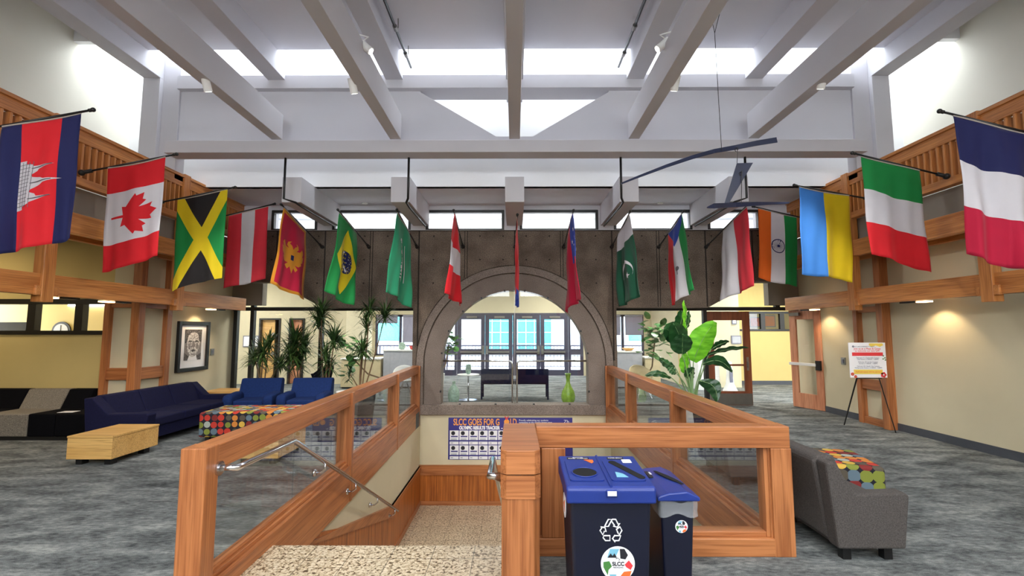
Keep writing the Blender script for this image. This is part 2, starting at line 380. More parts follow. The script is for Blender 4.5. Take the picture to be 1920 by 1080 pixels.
# lower walls
def wall_holes(x0, x1, z0, z1, y0, y1, holes):
    """wall facing the camera with rectangular holes (hx0,hx1,hz0,hz1)"""
    b = MB(); xs = sorted({x0, x1} | {q for h in holes for q in h[:2]}); 
    for a, c in zip(xs, xs[1:]):
        cut = sorted([(h[2], h[3]) for h in holes if h[0] <= a + 1e-6 and h[1] >= c - 1e-6]); z = z0
        for p, q in cut:
            if p > z + 1e-6: b.box(a, c, y0, y1, z, p)
            z = q
        if z1 > z + 1e-6: b.box(a, c, y0, y1, z, z1)
    return b
struct(box('wall_left', 'cream_wall', (-XW - .15, -XW, 8.9, SY + .1, 0, 3.4), origin=(0, 0, 0)))
FY = 8.35
struct(wall_holes(-11.5, -6.85, 0, 3.4, FY, FY + .15, [(-11.4, -6.95, 1.66, 2.16)]).build('wall_left_recess', 'yellow_wall', origin=(0, 0, 0)))
struct(box('wall_left_corner', 'cream_wall', (-6.9, -XW, 8.2, 8.9, 0, 3.4), origin=(0, 0, 0)))
struct(box('wall_left_far', 'yellow_wall', (-11.6, -11.5, -6, FY + .15, 0, 3.4), origin=(0, 0, 0)))
struct(box('wall_left_back_room', 'yellow_wall', (-11.5, -6.6, 10.3, 10.4, 0, 3.4), origin=(0, 0, 0)))
struct(box('wall_right', 'cream_wall', (XW, XW + .15, -6, SY + .1, 0, 3.4), origin=(0, 0, 0)))
struct(box('baseboard_right', 'baseboard_rubber', (XW - .015, XW, -6, SY - .05, 0, .12), origin=(0, 0, 0)))
struct(box('baseboard_left', 'baseboard_rubber', (-XW, -XW + .015, 8.9, SY - .05, 0, .12), origin=(0, 0, 0)))
# recess window strip above the sofas
wd = MB()
for x in (-11.35, -10.1, -9.27, -8.43, -7.6, -7.0): wd.box(x - .07, x + .07, FY - .02, FY + .1, 1.66, 2.16)
wd.box(-11.4, -6.93, FY - .03, FY + .1, 1.6, 1.67); wd.box(-11.4, -6.93, FY - .03, FY + .1, 2.13, 2.22)
W = struct(wd.build('window_1', 'black_metal', origin=(-9, FY, 1.6)))
box('window_pane', 'glass', (-11.4, -6.95, FY + .04, FY + .05, 1.67, 2.13), W)
MB().box(-9.6, -6.95, 10.25, 10.3, 2.2, 2.24).build('strip_light_tube', 'tube_lamp').update_tag()
o = bpy.data.objects['strip_light_tube']; o.name = 'tube_light'; tag(o, 'thin white tube light glowing behind the black-framed strip windows', 'light')

# concrete arch wall
ZS, CR = .99, 0.0
ZS = 0.98
def arch(r, n=40): return [(r * math.cos(PI * i / n), ZS + r * math.sin(PI * i / n)) for i in range(n + 1)]   # right to left
RO = 2.1
top = at(650, 432, y=WY).z; cb = at(650, 577, y=WY).z
cl = -5.75
outline = [(RO, 0)] + arch(RO) + [(-RO, 0)]
main = [(-RO, -.0), (-2.17, 0), (-2.17, cb), (-4.12, cb), (-5.15, 2.72), (cl, 2.72), (cl, top), (-cl, top), (-cl, 2.72), (5.15, 2.72), (4.12, cb), (2.17, cb), (2.17, 0), (RO, 0)] + arch(RO)[:-1]
main = [(x, z) for x, z in main]
wc = MB().prism([(x, WY, z) for x, z in main], (0, .35, 0))
W = struct(wc.build('wall_back', 'concrete', origin=(0, WY, 0)))
def band(name, r0, r1, y0, y1, mat):
    pts = [(r1, 0)] + arch(r1) + [(-r1, 0), (-r0, 0)] + arch(r0)[::-1] + [(r0, 0)]
    return MB().prism([(x, y0, z) for x, z in pts], (0, y1 - y0, 0)).build(name, mat, W)
band('arch_outer_band', 1.93, RO - .025, WY - .03, WY + .35, 'smooth_concrete')
band('arch_inner_band', 1.555, 1.905, WY + .0, WY + .35, 'smooth_concrete')
band('arch_groove', 1.89, 2.1, WY + .03, WY + .34, 'concrete')
box('arch_sill', 'smooth_concrete', (-2.02, 2.02, WY - .06, WY + .35, -.08, .13), W, bevel=.01)
seam = MB()
for px in (520, 610 - 0, 697, 786, 874, 1053, 1147, 1233, 1322, 1410):
    x = at(px, 450, y=WY).x
    zb = cb + .02
    if abs(x) < RO: zb = ZS + math.sqrt(RO * RO - x * x)
    if abs(x) > 4.3: zb = 2.3 + (abs(x) - 4.3) * .55
    if px in (874, 1053, 697, 1233): seam.box(x - .035, x - .02, WY - .004, WY + .01, zb, top - .01); seam.box(x + .02, x + .035, WY - .004, WY + .01, zb, top - .01)
    else: seam.box(x - .014, x + .014, WY - .004, WY + .01, zb, top - .01)
seam.box(-.012, .012, WY - .004, WY + .01, ZS + RO, top - .01)
seam.box(-5.7, 5.7, WY - .004, WY + .01, top - .02, top)
flat('groove_dark', srgb(44, 38, 34), .95)
seam.build('formwork_seam', 'groove_dark', W)
th = MB()
for z in (at(650, 443, y=WY).z, at(650, 487, y=WY).z, at(650, 531, y=WY).z):
    for k in range(-12, 13):
        x = (k + .5) * .5 - .0
        if abs(x) > 5.6 or (z < ZS + RO and x * x + (z - ZS) ** 2 < (RO + .06) ** 2): continue
        if abs(x) > 4.9 and z < 3.0: continue
        th.tube([(x, WY - .003, z), (x, WY + .01, z)], .018, 8)
th.build('tie_hole', 'groove_dark', W)
# arch glazing
def gl(x0, x1):
    r = 1.575; pts = [(x0, .13)] + [(x1, .13)]
    a = [(x, ZS + math.sqrt(max(0, r * r - x * x))) for x in [x1 + (x0 - x1) * i / 24 for i in range(25)]]
    return MB().prism([(x, WY - .0 + .02, z) for x, z in pts + a], (0, .012, 0))
A = MB(); cg = []
g = thing('arched_window', 'big arched glass window in two panes set in the concrete arch', 'window', (0, WY, .13)); g['kind'] = 'structure'
gl(-1.57, -.004).build('glass_pane', 'glass', g); gl(.004, 1.57).build('glass_pane', 'glass', g)
cl_ = MB()
for a in (8, 26, 45, 63, 82, 98, 117, 135, 154, 172):
    x, z = 1.56 * math.cos(R(a)), ZS + 1.56 * math.sin(R(a)); cl_.box(x - .018, x + .018, WY - .02, WY + .03, z - .018, z + .018)
for x in (-1.15, -.4, .4, 1.15): cl_.box(x - .02, x + .02, WY - .02, WY + .03, .12, .15)
for s in (-1, 1): cl_.box(s * 1.56 - .015, s * 1.56 + .015, WY - .02, WY + .03, .38, .42)
cl_.build('glass_clip', 'black_metal', g)
MB().box(-.005, .005, WY + .005, WY + .02, .14, ZS + 1.56).build('glass_joint', 'steel', g)
# crash rails behind the arch glass
for s, lab in ((-1, 'left'), (1, 'right')):
    t = MB(); y = WY + .25
    t.tube([(s * 1.55, y, 1.02), (s * .12, y, 1.02), (s * .07, y, 1.0), (s * .05, y, .94), (s * .05, y, .0)], .022)
    tag(t.build('guard_rail', 'chrome', smooth=True), 'bent chrome guard rail behind the %s pane of the arched window' % lab, 'rail')

# strip windows above the arch wall with slot between beams
zt = at(700, 395, y=WY).z
WX = [-4.0, -2.03, 0, 2.0, 3.97]
edges = [(at(510, 410, y=WY).x, at(595, 410, y=WY).x), (at(624, 410, y=WY).x, at(770, 410, y=WY).x), (at(799, 410, y=WY).x, at(945, 410, y=WY).x), (at(975, 410, y=WY).x, at(1121, 410, y=WY).x), (at(1151, 410, y=WY).x, at(1297, 410, y=WY).x), (at(1327, 410, y=WY).x, at(1425, 410, y=WY).x)]
zb, ztt = top + .01, zt
struct(wall_holes(-7.4, 7.4, top, 4.5, WY, WY + .3, [(a, b, zb + .01, ztt) for a, b in edges]).build('wall_back_upper', 'plaster', origin=(0, WY, 0)))
for i, (a, b) in enumerate(edges):
    e = MB(); t = .05
    e.box(a, b, WY - .015, WY + .08, ztt - t, ztt + .01); e.box(a, b, WY - .015, WY + .08, zb, zb + .025); e.box(a - .005, a + t, WY - .014, WY + .081, zb, ztt); e.box(b - t, b + .005, WY - .014, WY + .081, zb, ztt)
    wn = struct(e.build('window_%d' % (i + 2), 'black_metal', origin=((a + b) / 2, WY, zb)))
    box('window_pane', 'glass', (a + t, b - t, WY + .03, WY + .036, zb + .02, ztt - t), wn)
# bright upstairs corridor seen through them, with tube lights added to brighten it
struct(box('wall_upper_corridor', 'white_wall', (-8, 8, 13.6, 13.7, 3.6, 5.4), origin=(0, 0, 0)))
struct(box('ceiling_upper_corridor', 'white_wall', (-8, 8, WY + .3, 13.6, 5.3, 5.4), origin=(0, 0, 0)))
struct(box('trim_corridor_rail', 'counter_grey', (-7, 7, 13.45, 13.5, 4.84, 4.88), origin=(0, 0, 0)))
for i, x in enumerate((-4.9, -3.1, -1.15, 1.1, 3.05, 4.9)):
    tag(box('tube_light', 'tube_lamp', (x - .6, x + .6, 12.2, 12.3, 5.23, 5.301)), 'white tube light added to brighten the corridor, behind the %s black-framed strip window' % ('leftmost', 'second', 'third', 'fourth', 'fifth', 'rightmost')[i], 'light', 'added corridor tube lights')
    l = bpy.data.lights.new('lamp', 'AREA'); l.energy = 9; l.size = 1.2; l.size_y = .1; l.shape = 'RECTANGLE'; l.color = (1, .98, .9)
    lo = bpy.data.objects.new('corridor_fill', l); COL.objects.link(lo); lo.location = (x, 12.25, 5.2)

# low ceiling, light well, headers, beams, ceiling
struct(box('ceiling_low', 'plaster', (-7.4, 7.4, 8.9, WY, 4.39, 4.55), origin=(0, 0, 0)))
struct(box('wall_light_well', 'white_wall', (-7.4, 7.4, 8.88, 9.0, 4.39, 7.4), origin=(0, 0, 0)))
struct(MB().box(-7.4, 7.4, 7.6, 7.7, 6.5, 7.4).build('wall_light_well_near', 'white_wall', origin=(0, 0, 0)))
panel = [(-5.9, 4.86), (5.9, 4.86), (5.9, 6.0), (1.66, 6.0), (1.66, 5.86), (.32, 5.05), (-.32, 5.05), (-1.66, 5.86), (-1.66, 6.0), (-5.9, 6.0)]
struct(MB().prism([(x, 8.12, z) for x, z in panel], (0, .12, 0)).build('wall_back_high', 'plaster', origin=(0, 0, 0)))
k = [0]
def trim(b, mat='beam_paint', bevel=.004):
    k[0] += 1; return struct(MB().box(*b).build('trim_%d' % k[0], mat, bevel=bevel, seg=1))
trim((-5.9, 5.9, 7.8, 8.12, 4.65, 4.86))
trim((-5.9, 5.9, 8.0, 8.45, 5.88, 6.12))
for x in (-4, -2, 0, 2, 4): trim((x - .09, x + .09, -6, 7.8, 4.87, 5.3))
for x in (-4.16, -2.1, 0, 2.1, 4.16): trim((x - .15, x + .15, -6, 8.85, 6.03, 6.5))
for x in (-3.97, -2.03, 0, 2.03, 3.97): trim((x - .17, x + .17, 8.33, WY, 3.94, 4.4))
for s in (-1, 1):
    a, b = sorted((s * 6.5, s * 6.2)); trim((a, b, -6, 8.35, 6.08, 6.5)); trim((a, b, 8.0, 8.35, 3.6, 6.08))
    a, b = sorted((s * 6.2, s * 5.9)); trim((a, b, 8.08, 8.3, 4.3, 6.5))
c = MB(); c.box(-6.5, 6.5, -1.5, 7.7, 6.4, 6.55); c.box(-6.5, 6.5, -6, -4.5, 6.4, 6.55); struct(c.build('ceiling', 'plaster', origin=(0, 0, 0)))
c = MB()
for s in (-1, 1):
    a, b = sorted((s * 6.5, s * 7.5)); c.box(a, b, -6, 7.7, 7.3, 7.4)
struct(c.build('ceiling_side', 'plaster', origin=(0, 0, 0)))
for s, nm in ((-1, 'left'), (1, 'right')):
    a, b = sorted((s * 7.4, s * 7.5)); struct(box('wall_upper_' + nm, 'upper_wall', (a, b, -6, 9.0, 3.3, 7.4), origin=(0, 0, 0)))
    a, b = sorted((s * 7.4, s * 7.5)); struct(box('wall_upper_end_' + nm, 'upper_wall', (a, b, 9.0, WY + .3, 3.3, 4.6), origin=(0, 0, 0)))
    a, b = sorted((s * 6.35, s * 6.5)); struct(box('wall_fascia_' + nm, 'plaster', (a, b, -6, 7.6, 6.5, 7.4), origin=(0, 0, 0)))
    # balcony slab
    a, b = sorted((s * (XR + .12), s * 7.45)); struct(box('floor_balcony_' + nm, 'grey_plaster', (a, b, -6, WY, 3.22, 3.62), origin=(0, 0, 0)))
    a, b = sorted((s * XR, s * 6.0)); struct(box('wall_back_side_' + nm, 'grey_plaster', (min(s * 5.76, s * 7.4), max(s * 5.76, s * 7.4), SY - .1, SY + .1, 2.25, 3.4), origin=(0, 0, 0)))
struct(box('ceiling_recess', 'grey_plaster', (-11.5, -6.45, 8.36, 10.3, 3.32, 3.42), origin=(0, 0, 0)))
struct(box('ceiling_recess_near', 'grey_plaster', (-11.5, -7.45, -6, 8.36, 3.3, 3.4), origin=(0, 0, 0)))
# skylight glass over the well, plus an unseen rear skylight added for daylight
for i, (y0, y1) in enumerate(((7.6, 9.0), (-4.5, -1.5))):
    z = 7.42 if i == 0 else 6.6
    wn = MB()
    xx = 7.4 if i == 0 else 6.4
    for x in range(-6, 7, 2): wn.box(x - .03, x + .03, y0, y1, z, z + .06)
    wn = struct(wn.build('window_%d' % (8 + i), 'white_paint', origin=(0, y0, z)))
    box('window_pane', 'glass', (-xx, xx, y0, y1, z + .06, z + .07), wn)
# unseen rear wall behind the viewer, window openings added and sized for daylight
struct(wall_holes(-12, 12, 0, 7.4, -6.2, -6, [(-6, -.3, 3.6, 5.8), (.3, 6, 3.6, 5.8)]).build('wall_front', 'cream_wall', origin=(0, 0, 0)))

# black storefront framing left and right
def frame_front(s, nm, xs):
    b = MB(); zt_ = 2.19
    for x in xs: b.box(x - .035, x + .035, SY - .05, SY + .06, 0, zt_)
    return b
b = MB(); H0, H1 = 2.13, 2.21
b.box(-XW, -2.15, SY - .05, SY + .06, H0, H1)
for x in (-XW + .07, -6.0, -4.42, -2.24): b.box(x - .04, x + .04, SY - .05, SY + .06, .03, H0)
b.box(-6.04, -5.96, SY - .05, SY + .06, H1, 3.0); b.box(-6.0, -2.15, SY - .05, SY + .06, 0, .03)
b.box(-6.0, -4.0, SY - .05, SY + .06, 2.96, 3.04)
W = struct(b.build('window_10', 'black_metal', origin=(-4.3, SY, 0)))
for x0, x1, z0, z1 in ((-XW + .1, -6.04, .03, H0), (-5.96, -4.46, .03, H0), (-4.38, -2.28, .03, H0), (-5.96, -4.0, H1, 2.96)):
    box('window_pane', 'glass', (x0, x1, SY, SY + .01, z0, z1), W)
b = MB()
b.box(2.15, XW, SY - .05, SY + .06, H0, H1)
for x in (2.24, 4.33): b.box(x - .04, x + .04, SY - .05, SY + .06, .0, H0)
b.box(2.28, 4.3, SY - .05, SY + .06, 0, .03); b.box(5.94, 6.04, SY - .05, SY + .06, H1, 3.0); b.box(4.0, 6.0, SY - .05, SY + .06, 2.96, 3.04)
W = struct(b.build('window_11', 'black_metal', origin=(4.3, SY, 0)))
box('window_pane', 'glass', (2.28, 3.3, SY, SY + .01, .03, H0), W); box('window_pane', 'glass', (3.31, 4.29, SY, SY + .01, .03, H0), W)
box('window_pane', 'glass', (4.0, 5.94, SY, SY + .01, H1, 2.96), W)
# wall returns between concrete face and storefront
struct(MB().box(-2.2, -2.12, WY + .3, SY + .06, 0, 3.3).build('wall_return_left', 'smooth_concrete')); struct(MB().box(2.12, 2.2, WY + .3, SY + .06, 0, 3.3).build('wall_return_right', 'smooth_concrete'))

SHADE = cloth('shade', srgb(168, 166, 184))
for s, nm in ((-1, 'left'), (1, 'right')): struct(box('wall_upper_corridor_' + nm, 'white_wall', (min(s * 8, s * 8.1), max(s * 8, s * 8.1), WY + .3, 13.7, 3.6, 5.4), origin=(0, 0, 0)))
# ---- lobby beyond
struct(box('ceiling_lobby', 'white_wall', (-12, 12, WY + .3, 18.4, 3.5, 3.6), origin=(0, 0, 0)))
EY = 18.3
dz = 2.36
holes = [(-2.75, 2.6, .0, dz), (-5.3, -3.2, .75, 2.3), (3.0, 4.9, .75, 2.3)]
struct(wall_holes(-6, 5.2, 0, 3.5, EY, EY + .2, holes).build('wall_lobby_far', 'cream_wall', origin=(0, 0, 0)))
# exterior double doors (two pairs) with side lights
def leaf(i, x0, x1, glassrects, mat='dark_bronze'):
    b = wall_holes(x0, x1, 0.0, dz - .08, EY + .02, EY + .1, glassrects)
    W = struct(b.build('door_%d' % i, mat, origin=((x0 + x1) / 2, EY, 0)))
    for r in glassrects: box('door_pane', 'glass', (r[0], r[1], EY + .055, EY + .065, r[2], r[3]), W)
    return W
xs = [(-2.18, -1.13), (-1.12, -.08), (-.07, .97), (.98, 2.03)]
for i, (a, b_) in enumerate(xs):
    D = leaf(i + 1, a, b_, [(a + .15, b_ - .15, .22, .78), (a + .15, b_ - .15, 1.0, 2.12)])
    hx = b_ - .07 if i % 2 == 0 else a + .07
    box('door_handle', 'chrome', (hx - .045, hx + .045, EY - .02, EY + .02, .8, 1.12), D)
    box('push_bar', 'steel', (a + .12, b_ - .12, EY - .05, EY + .0, .86, .92), D)
    box('door_closer', 'steel', (a + .35, b_ - .3, EY - .05, EY + .02, 2.17, 2.24), D)
leaf(5, -2.75, -2.19, [(-2.62, -2.28, .22, .78), (-2.62, -2.28, 1.0, 2.12)]); leaf(6, 2.04, 2.6, [(2.12, 2.48, .22, .78), (2.12, 2.48, 1.0, 2.12)])
trim((-2.75, 2.6, EY, EY + .12, dz - .08, dz), 'dark_bronze')
# lobby windows with roller shades
for i, (x0, x1, xm, sh) in enumerate(((-5.3, -3.2, -4.35, ((-4.3, -3.2, 1.28), (-5.3, -4.4, 2.0))), (3.0, 4.9, 4.1, ((3.0, 4.06, 1.55), (4.14, 4.9, 1.55))))):
    b = MB()
    for x in (x0 + .04, xm, x1 - .04): b.box(x - .045, x + .045, EY + .02, EY + .12, .75, 2.3)
    b.box(x0, x1, EY + .02, EY + .12, 2.22, 2.3); b.box(x0, x1, EY + .02, EY + .12, .75, .82)
    W = struct(b.build('window_%d' % (12 + i), 'dark_bronze', origin=((x0 + x1) / 2, EY, .75)))
    box('window_pane', 'glass', (x0 + .08, x1 - .08, EY + .08, EY + .09, .82, 2.22), W)
    for j, (a, c2, z) in enumerate(sh):
        s_ = thing('roller_shade', 'grey roller shade drawn down on the %s of the %s lobby window' % (('right half', 'left half')[j] if i == 0 else ('left half', 'right half')[j], ('left', 'right')[i]), 'blind', ((a + c2) / 2, EY, 2.25))
        box('shade_fabric', SHADE, (a + .05, c2 - .05, EY - .02, EY - .012, z, 2.22), s_)
        MB().tube([(a + .05, EY - .03, 2.25), (c2 - .05, EY - .03, 2.25)], .035).build('shade_roller', 'shade_fabric', s_)
        box('hem_bar', 'shade_fabric', (a + .05, c2 - .05, EY - .025, EY - .005, z - .03, z), s_)
# left partition with two doorways
PY = 15.4
dl = at(487, 600, y=PY).x, at(527, 600, y=PY).x; dl2 = at(543, 600, y=PY).x, at(572, 600, y=PY).x
struct(wall_holes(-12, -5.4, 0, 3.5, PY, PY + .12, [(dl[0], dl[1], 0, 2.05), (dl2[0], dl2[1], 0, 2.05)]).build('wall_lobby_left', 'cream_wall', origin=(0, 0, 0)))
struct(box('wall_lobby_left_return', 'cream_wall', (-5.52, -5.4, PY + .12, EY, 0, 3.5), origin=(0, 0, 0)))
for i, (a, b_) in enumerate((dl, dl2)):
    D = MB().box(a, a + .05, PY - .03, PY + .14, 0, 2.08).box(b_ - .05, b_, PY - .03, PY + .14, 0, 2.08).box(a, b_, PY - .031, PY + .141, 2.03, 2.08)
    D = struct(D.build('door_%d' % (7 + i), 'black_metal', origin=((a + b_) / 2, PY, 0)))
    box('door_leaf', 'door_oak' if i else 'maple', (a + .05, b_ - .05 - (.18 if i == 0 else .08), PY + .09, PY + .13, .01, 2.03), D)
    MB().box(b_ - .3, b_ - .22, PY + .05, PY + .09, 1.5, 1.62).box(b_ - .3, b_ - .22, PY + .05, PY + .09, .9, 1.0).build('door_hinge', 'steel', D)
struct(box('wall_lobby_office', 'grey_plaster', (-12, -5.5, 17.3, 17.4, 0, 3.5), origin=(0, 0, 0)))
# right partition and corridor
PR = 15.3
xr0, xr1 = at(1405, 600, y=PR).x, 12
struct(wall_holes(5.2, 12, 0, 3.5, PR, PR + .12, [(xr0 + .0, 11.9, 1.72, 2.24)]).build('wall_lobby_right', 'yellow_wall', origin=(0, 0, 0)))
struct(box('wall_lobby_right_return', 'cream_wall', (5.2, 5.32, PR + .12, EY, 0, 3.5), origin=(0, 0, 0)))
struct(box('baseboard_lobby', 'baseboard_rubber', (5.2, 12, PR - .015, PR, 0, .12), origin=(0, 0, 0)))
b = MB(); b.box(xr0 - .4, 11.9, PR - .02, PR + .08, 1.67, 1.73); b.box(xr0 - .4, 11.9, PR - .02, PR + .08, 2.22, 2.29)
for px in (1430, 1466, 1500): x = at(px, 600, y=PR).x; b.box(x - .07, x + .07, PR - .019, PR + .079, 1.7, 2.25)
W = struct(b.build('window_14', 'black_metal', origin=(8.5, PR, 1.67))); box('window_pane', 'glass', (xr0, 11.9, PR + .03, PR + .04, 1.73, 2.22), W)
struct(box('wall_corridor_far', 'yellow_wall', (5.3, 12, 17.2, 17.3, 0, 3.5), origin=(0, 0, 0)))
struct(box('wall_lobby_closet', 'cream_wall', (5.2, 6.75, 14.5, PR, 0, 3.5), origin=(0, 0, 0)))
struct(box('wall_right_outer', 'cream_wall', (11.9, 12, 7, 17, 0, 3.5), origin=(0, 0, 0))); struct(box('wall_left_outer', 'cream_wall', (-12.1, -12, 11, 18, 0, 3.5), origin=(0, 0, 0)))

# exterior
struct(box('floor_terrace', 'terrace', (-25, 25, EY + .2, 60, -.25, -.05), origin=(0, 0, 0)))
bd = thing('building', 'pale building across the terrace with glazed cyan front and blue canopy', 'building', (0, 34, -.05))
bb = wall_holes(-22, 22, 0, 9, 34, 38, [(-2.2, 2.6, 0.1, 4.6), (-14, -8, 1, 3), (8, 14, 1, 3)]); bb.build('facade', 'pale_building', bd)
box('curtain_wall', 'cyan_glass', (-2.2, 2.6, 34.2, 34.3, .0, 4.6), bd)
gr = MB()
for x in [-2.2 + .6 * i for i in range(9)]: gr.box(x - .03, x + .03, 34.1, 34.18, 0, 4.6)
for z in (.8, 1.6, 2.4, 3.2, 4.0): gr.box(-2.2, 2.6, 34.1, 34.18, z - .03, z + .03)
gr.build('mullion_grid', 'pale_building', bd)
box('canopy', 'canopy_blue', (-5.5, 5.2, 32.6, 34, 3.6, 4.0), bd)
for x0 in (-14, 8): box('side_window', 'cyan_glass', (x0, x0 + 6, 34.3, 34.4, 1, 3), bd)
RY = 21.5
rl = thing('terrace_railing', 'dark metal terrace railing with thin bars outside the glass doors', 'railing', (0, RY, -.05))
MB().box(-9, 9, RY - .03, RY + .03, 1.0, 1.06).box(-9, 9, RY - .02, RY + .02, .1, .14).build('rail', 'dark_bronze', rl)
pk = box('picket', 'dark_bronze', (-7.511, -7.489, RY - .011, RY + .011, .14, 1.0), rl)
for i in range(1, 100):
    c_ = pk.copy(); COL.objects.link(c_); c_.location.x += i * .1515
for x in (-9, -6, -3, 0, 3, 6, 9): box('post', 'dark_bronze', (x - .03, x + .03, RY - .03, RY + .03, -.05, 1.0), rl)
# ================================================================ stair railings
RT, TB = .94, .78          # top of rail, underside of rail
def side_rail(x, inner, y0, posts, y1, nm, label):
    """railing along y; inner = +1 when the stairwell lies on +x"""
    t = thing('stair_railing', label, 'railing', (x, y0, 0)); w = .075
    a, b = x - w, x + w
    MB().box(a, b, y0 + .012, y1, TB, RT).build('top_rail', 'oak_y', t, bevel=.008)
    MB().box(a + .02, b - .02, y0 + .1, y1, .0, .13).build('bottom_rail', 'oak_y', t, bevel=.006)
    MB().box(a + .045, b - .045, y0 + .1, y1, .13, .16).build('glazing_bead', 'oak_y', t, bevel=.004)
    f0, f1 = (b - .02, b + .02) if inner > 0 else (a - .02, a + .02)
    MB().box(f0, f1, y0 + .0, y1, -.3, .1).build('fascia_board', 'oak_y', t, bevel=.004)
    for i, p in enumerate(posts):
        d = .14 if i == 0 else .09
        lo = 0 if i == 0 else -.02
        MB().box(a - .003, b + .003, p, p + d, lo, RT + .002 if i == 0 else TB + .01).build('post', 'oak_z', t, bevel=.006)
        if i: MB().box(*( (b - .002, b + .028) if inner > 0 else (a - .028, a + .002)), p + .0, p + .07, -.3, RT - .004).build('post_cover', 'oak_z', t, bevel=.004)
    for p, q in zip(posts, posts[1:]):
        m = (p + q) / 2 + .05
        for u0, u1 in ((p + .1, m - .004), (m + .004, q)): box('glass_pane', 'rail_glass', (x - .005, x + .005, u0, u1, .15, TB + .005), t)
    return t
turn(side_rail(-1.95, 1, 2.98, [2.98, 5.72, 8.15, 10.14], WY - .0, 'l', 'long oak and glass stair railing left of the stairwell, nearest the navy sofa'), 1.05)
turn(side_rail(1.98, -1, 3.72, [3.72 - .0, 5.9, 8.3, 10.14], WY - .0, 'r', 'long oak and glass stair railing right of the stairwell, before the big-leaved plant'), -.15)
# front rail
t = thing('stair_railing', 'oak and glass railing across the near end of the stairwell, behind the blue recycling bins', 'railing', (1.1, 3.62, 0))
y0, y1 = 3.70, 3.85
MB().box(.16, 2.065, y0, y1, TB - .0, RT).build('top_rail', 'oak_x', t, bevel=.008)
MB().box(.16, 1.92, y0, y1, .0, .13).build('bottom_rail', 'oak_x', t, bevel=.006)
MB().box(.3, 1.92, y0 + .04, y1 - .0, .13, .165).build('glazing_bead', 'oak_x', t, bevel=.004)
MB().box(.2, .38, y0 + .001, y1, .13, TB).build('post', 'oak_z', t, bevel=.006); MB().box(.16, .22, y0 + .06, y1 + .1, .0, RT - .02).build('post', 'oak_z', t, bevel=.006)
MB().box(1.915, 2.07, y0 - .002, y1, .0, TB).build('post', 'oak_z', t, bevel=.006)
MB().box(1.875, 1.916, y0 + .03, y1 - .01, .13, TB).build('glazing_bead', 'oak_z', t, bevel=.004)
box('glass_pane', 'rail_glass', (.38, 1.88, y0 + .07, y0 + .08, .16, TB + .005), t)
MB().box(.1, 2.0, y1 - .01, y1 + .03, -.3, .1).build('fascia_board', 'oak_x', t)
# newel in the middle
t = thing('newel_post', 'thick oak newel post with cut cap corners, left of the blue recycling bins', 'post', (.03, 3.3, 0))
NX0, NX1, NY0, NY1 = -.085, .155, 2.95, 3.82
def cham(z0, z1, g=0, c=.035):
    return MB().prism([(NX0 - g + c, NY0 - g, z0), (NX1 + g - c, NY0 - g, z0), (NX1 + g, NY0 - g + c, z0), (NX1 + g, NY1 + g, z0), (NX0 - g, NY1 + g, z0), (NX0 - g, NY0 - g + c, z0)], (0, 0, z1 - z0))
cham(0, .66, -.006).build('post_shaft', 'oak_z', t); cham(.66, .795, 0).build('post_collar', 'oak_x', t); cham(.8, RT, .0).build('post_cap', 'oak_x', t, bevel=.004)
cham(.795, .8, -.01).build('shadow_gap', 'groove_dark', t)
# chrome handrails
t = thing('handrail', 'brushed steel handrail bent down the left side of the stairs', 'handrail', (-1.83, 3.1, .7))
hx = -1.76
pts = [(-1.88, 3.12, .79), (hx, 3.13, .79), (hx, 3.22, .79), (hx, 3.95, .775), (hx, 7.85, LZ + .74)]
MB().tube(pts, .021, 12).build('rail_tube', 'chrome', t, smooth=True)
MB().tube([(-1.885, 3.12, .79), (-1.86, 3.12, .79)], .045, 16).build('wall_flange', 'chrome', t)
for q in (.18, .43, .68, .95):
    y = 3.95 + (7.85 - 3.95) * q; z = .775 + (LZ + .74 - .775) * q
    MB().tube([(hx, y, z), (hx, y, z - .07), (hx - .04, y, z - .1), (-1.85, y, z - .1)], .011, 8).tube([(-1.87, y, z - .1), (-1.845, y, z - .1)], .033, 14).build('rail_bracket', 'chrome', t, smooth=True)
turn(t, 1.05)
t = thing('handrail', 'brushed steel handrail on the stair side of the oak newel post', 'handrail', (-.16, 3.2, .7))
MB().tube([(-.09, 3.1, .75), (-.155, 3.1, .75), (-.155, 3.5, .75), (-.155, 7.6, LZ + .8)], .021, 12).build('rail_tube', 'chrome', t, smooth=True)
MB().tube([(-.155, 3.3, .74), (-.155, 3.3, .68), (-.09, 3.3, .66)], .009, 8).build('rail_bracket', 'chrome', t, smooth=True)

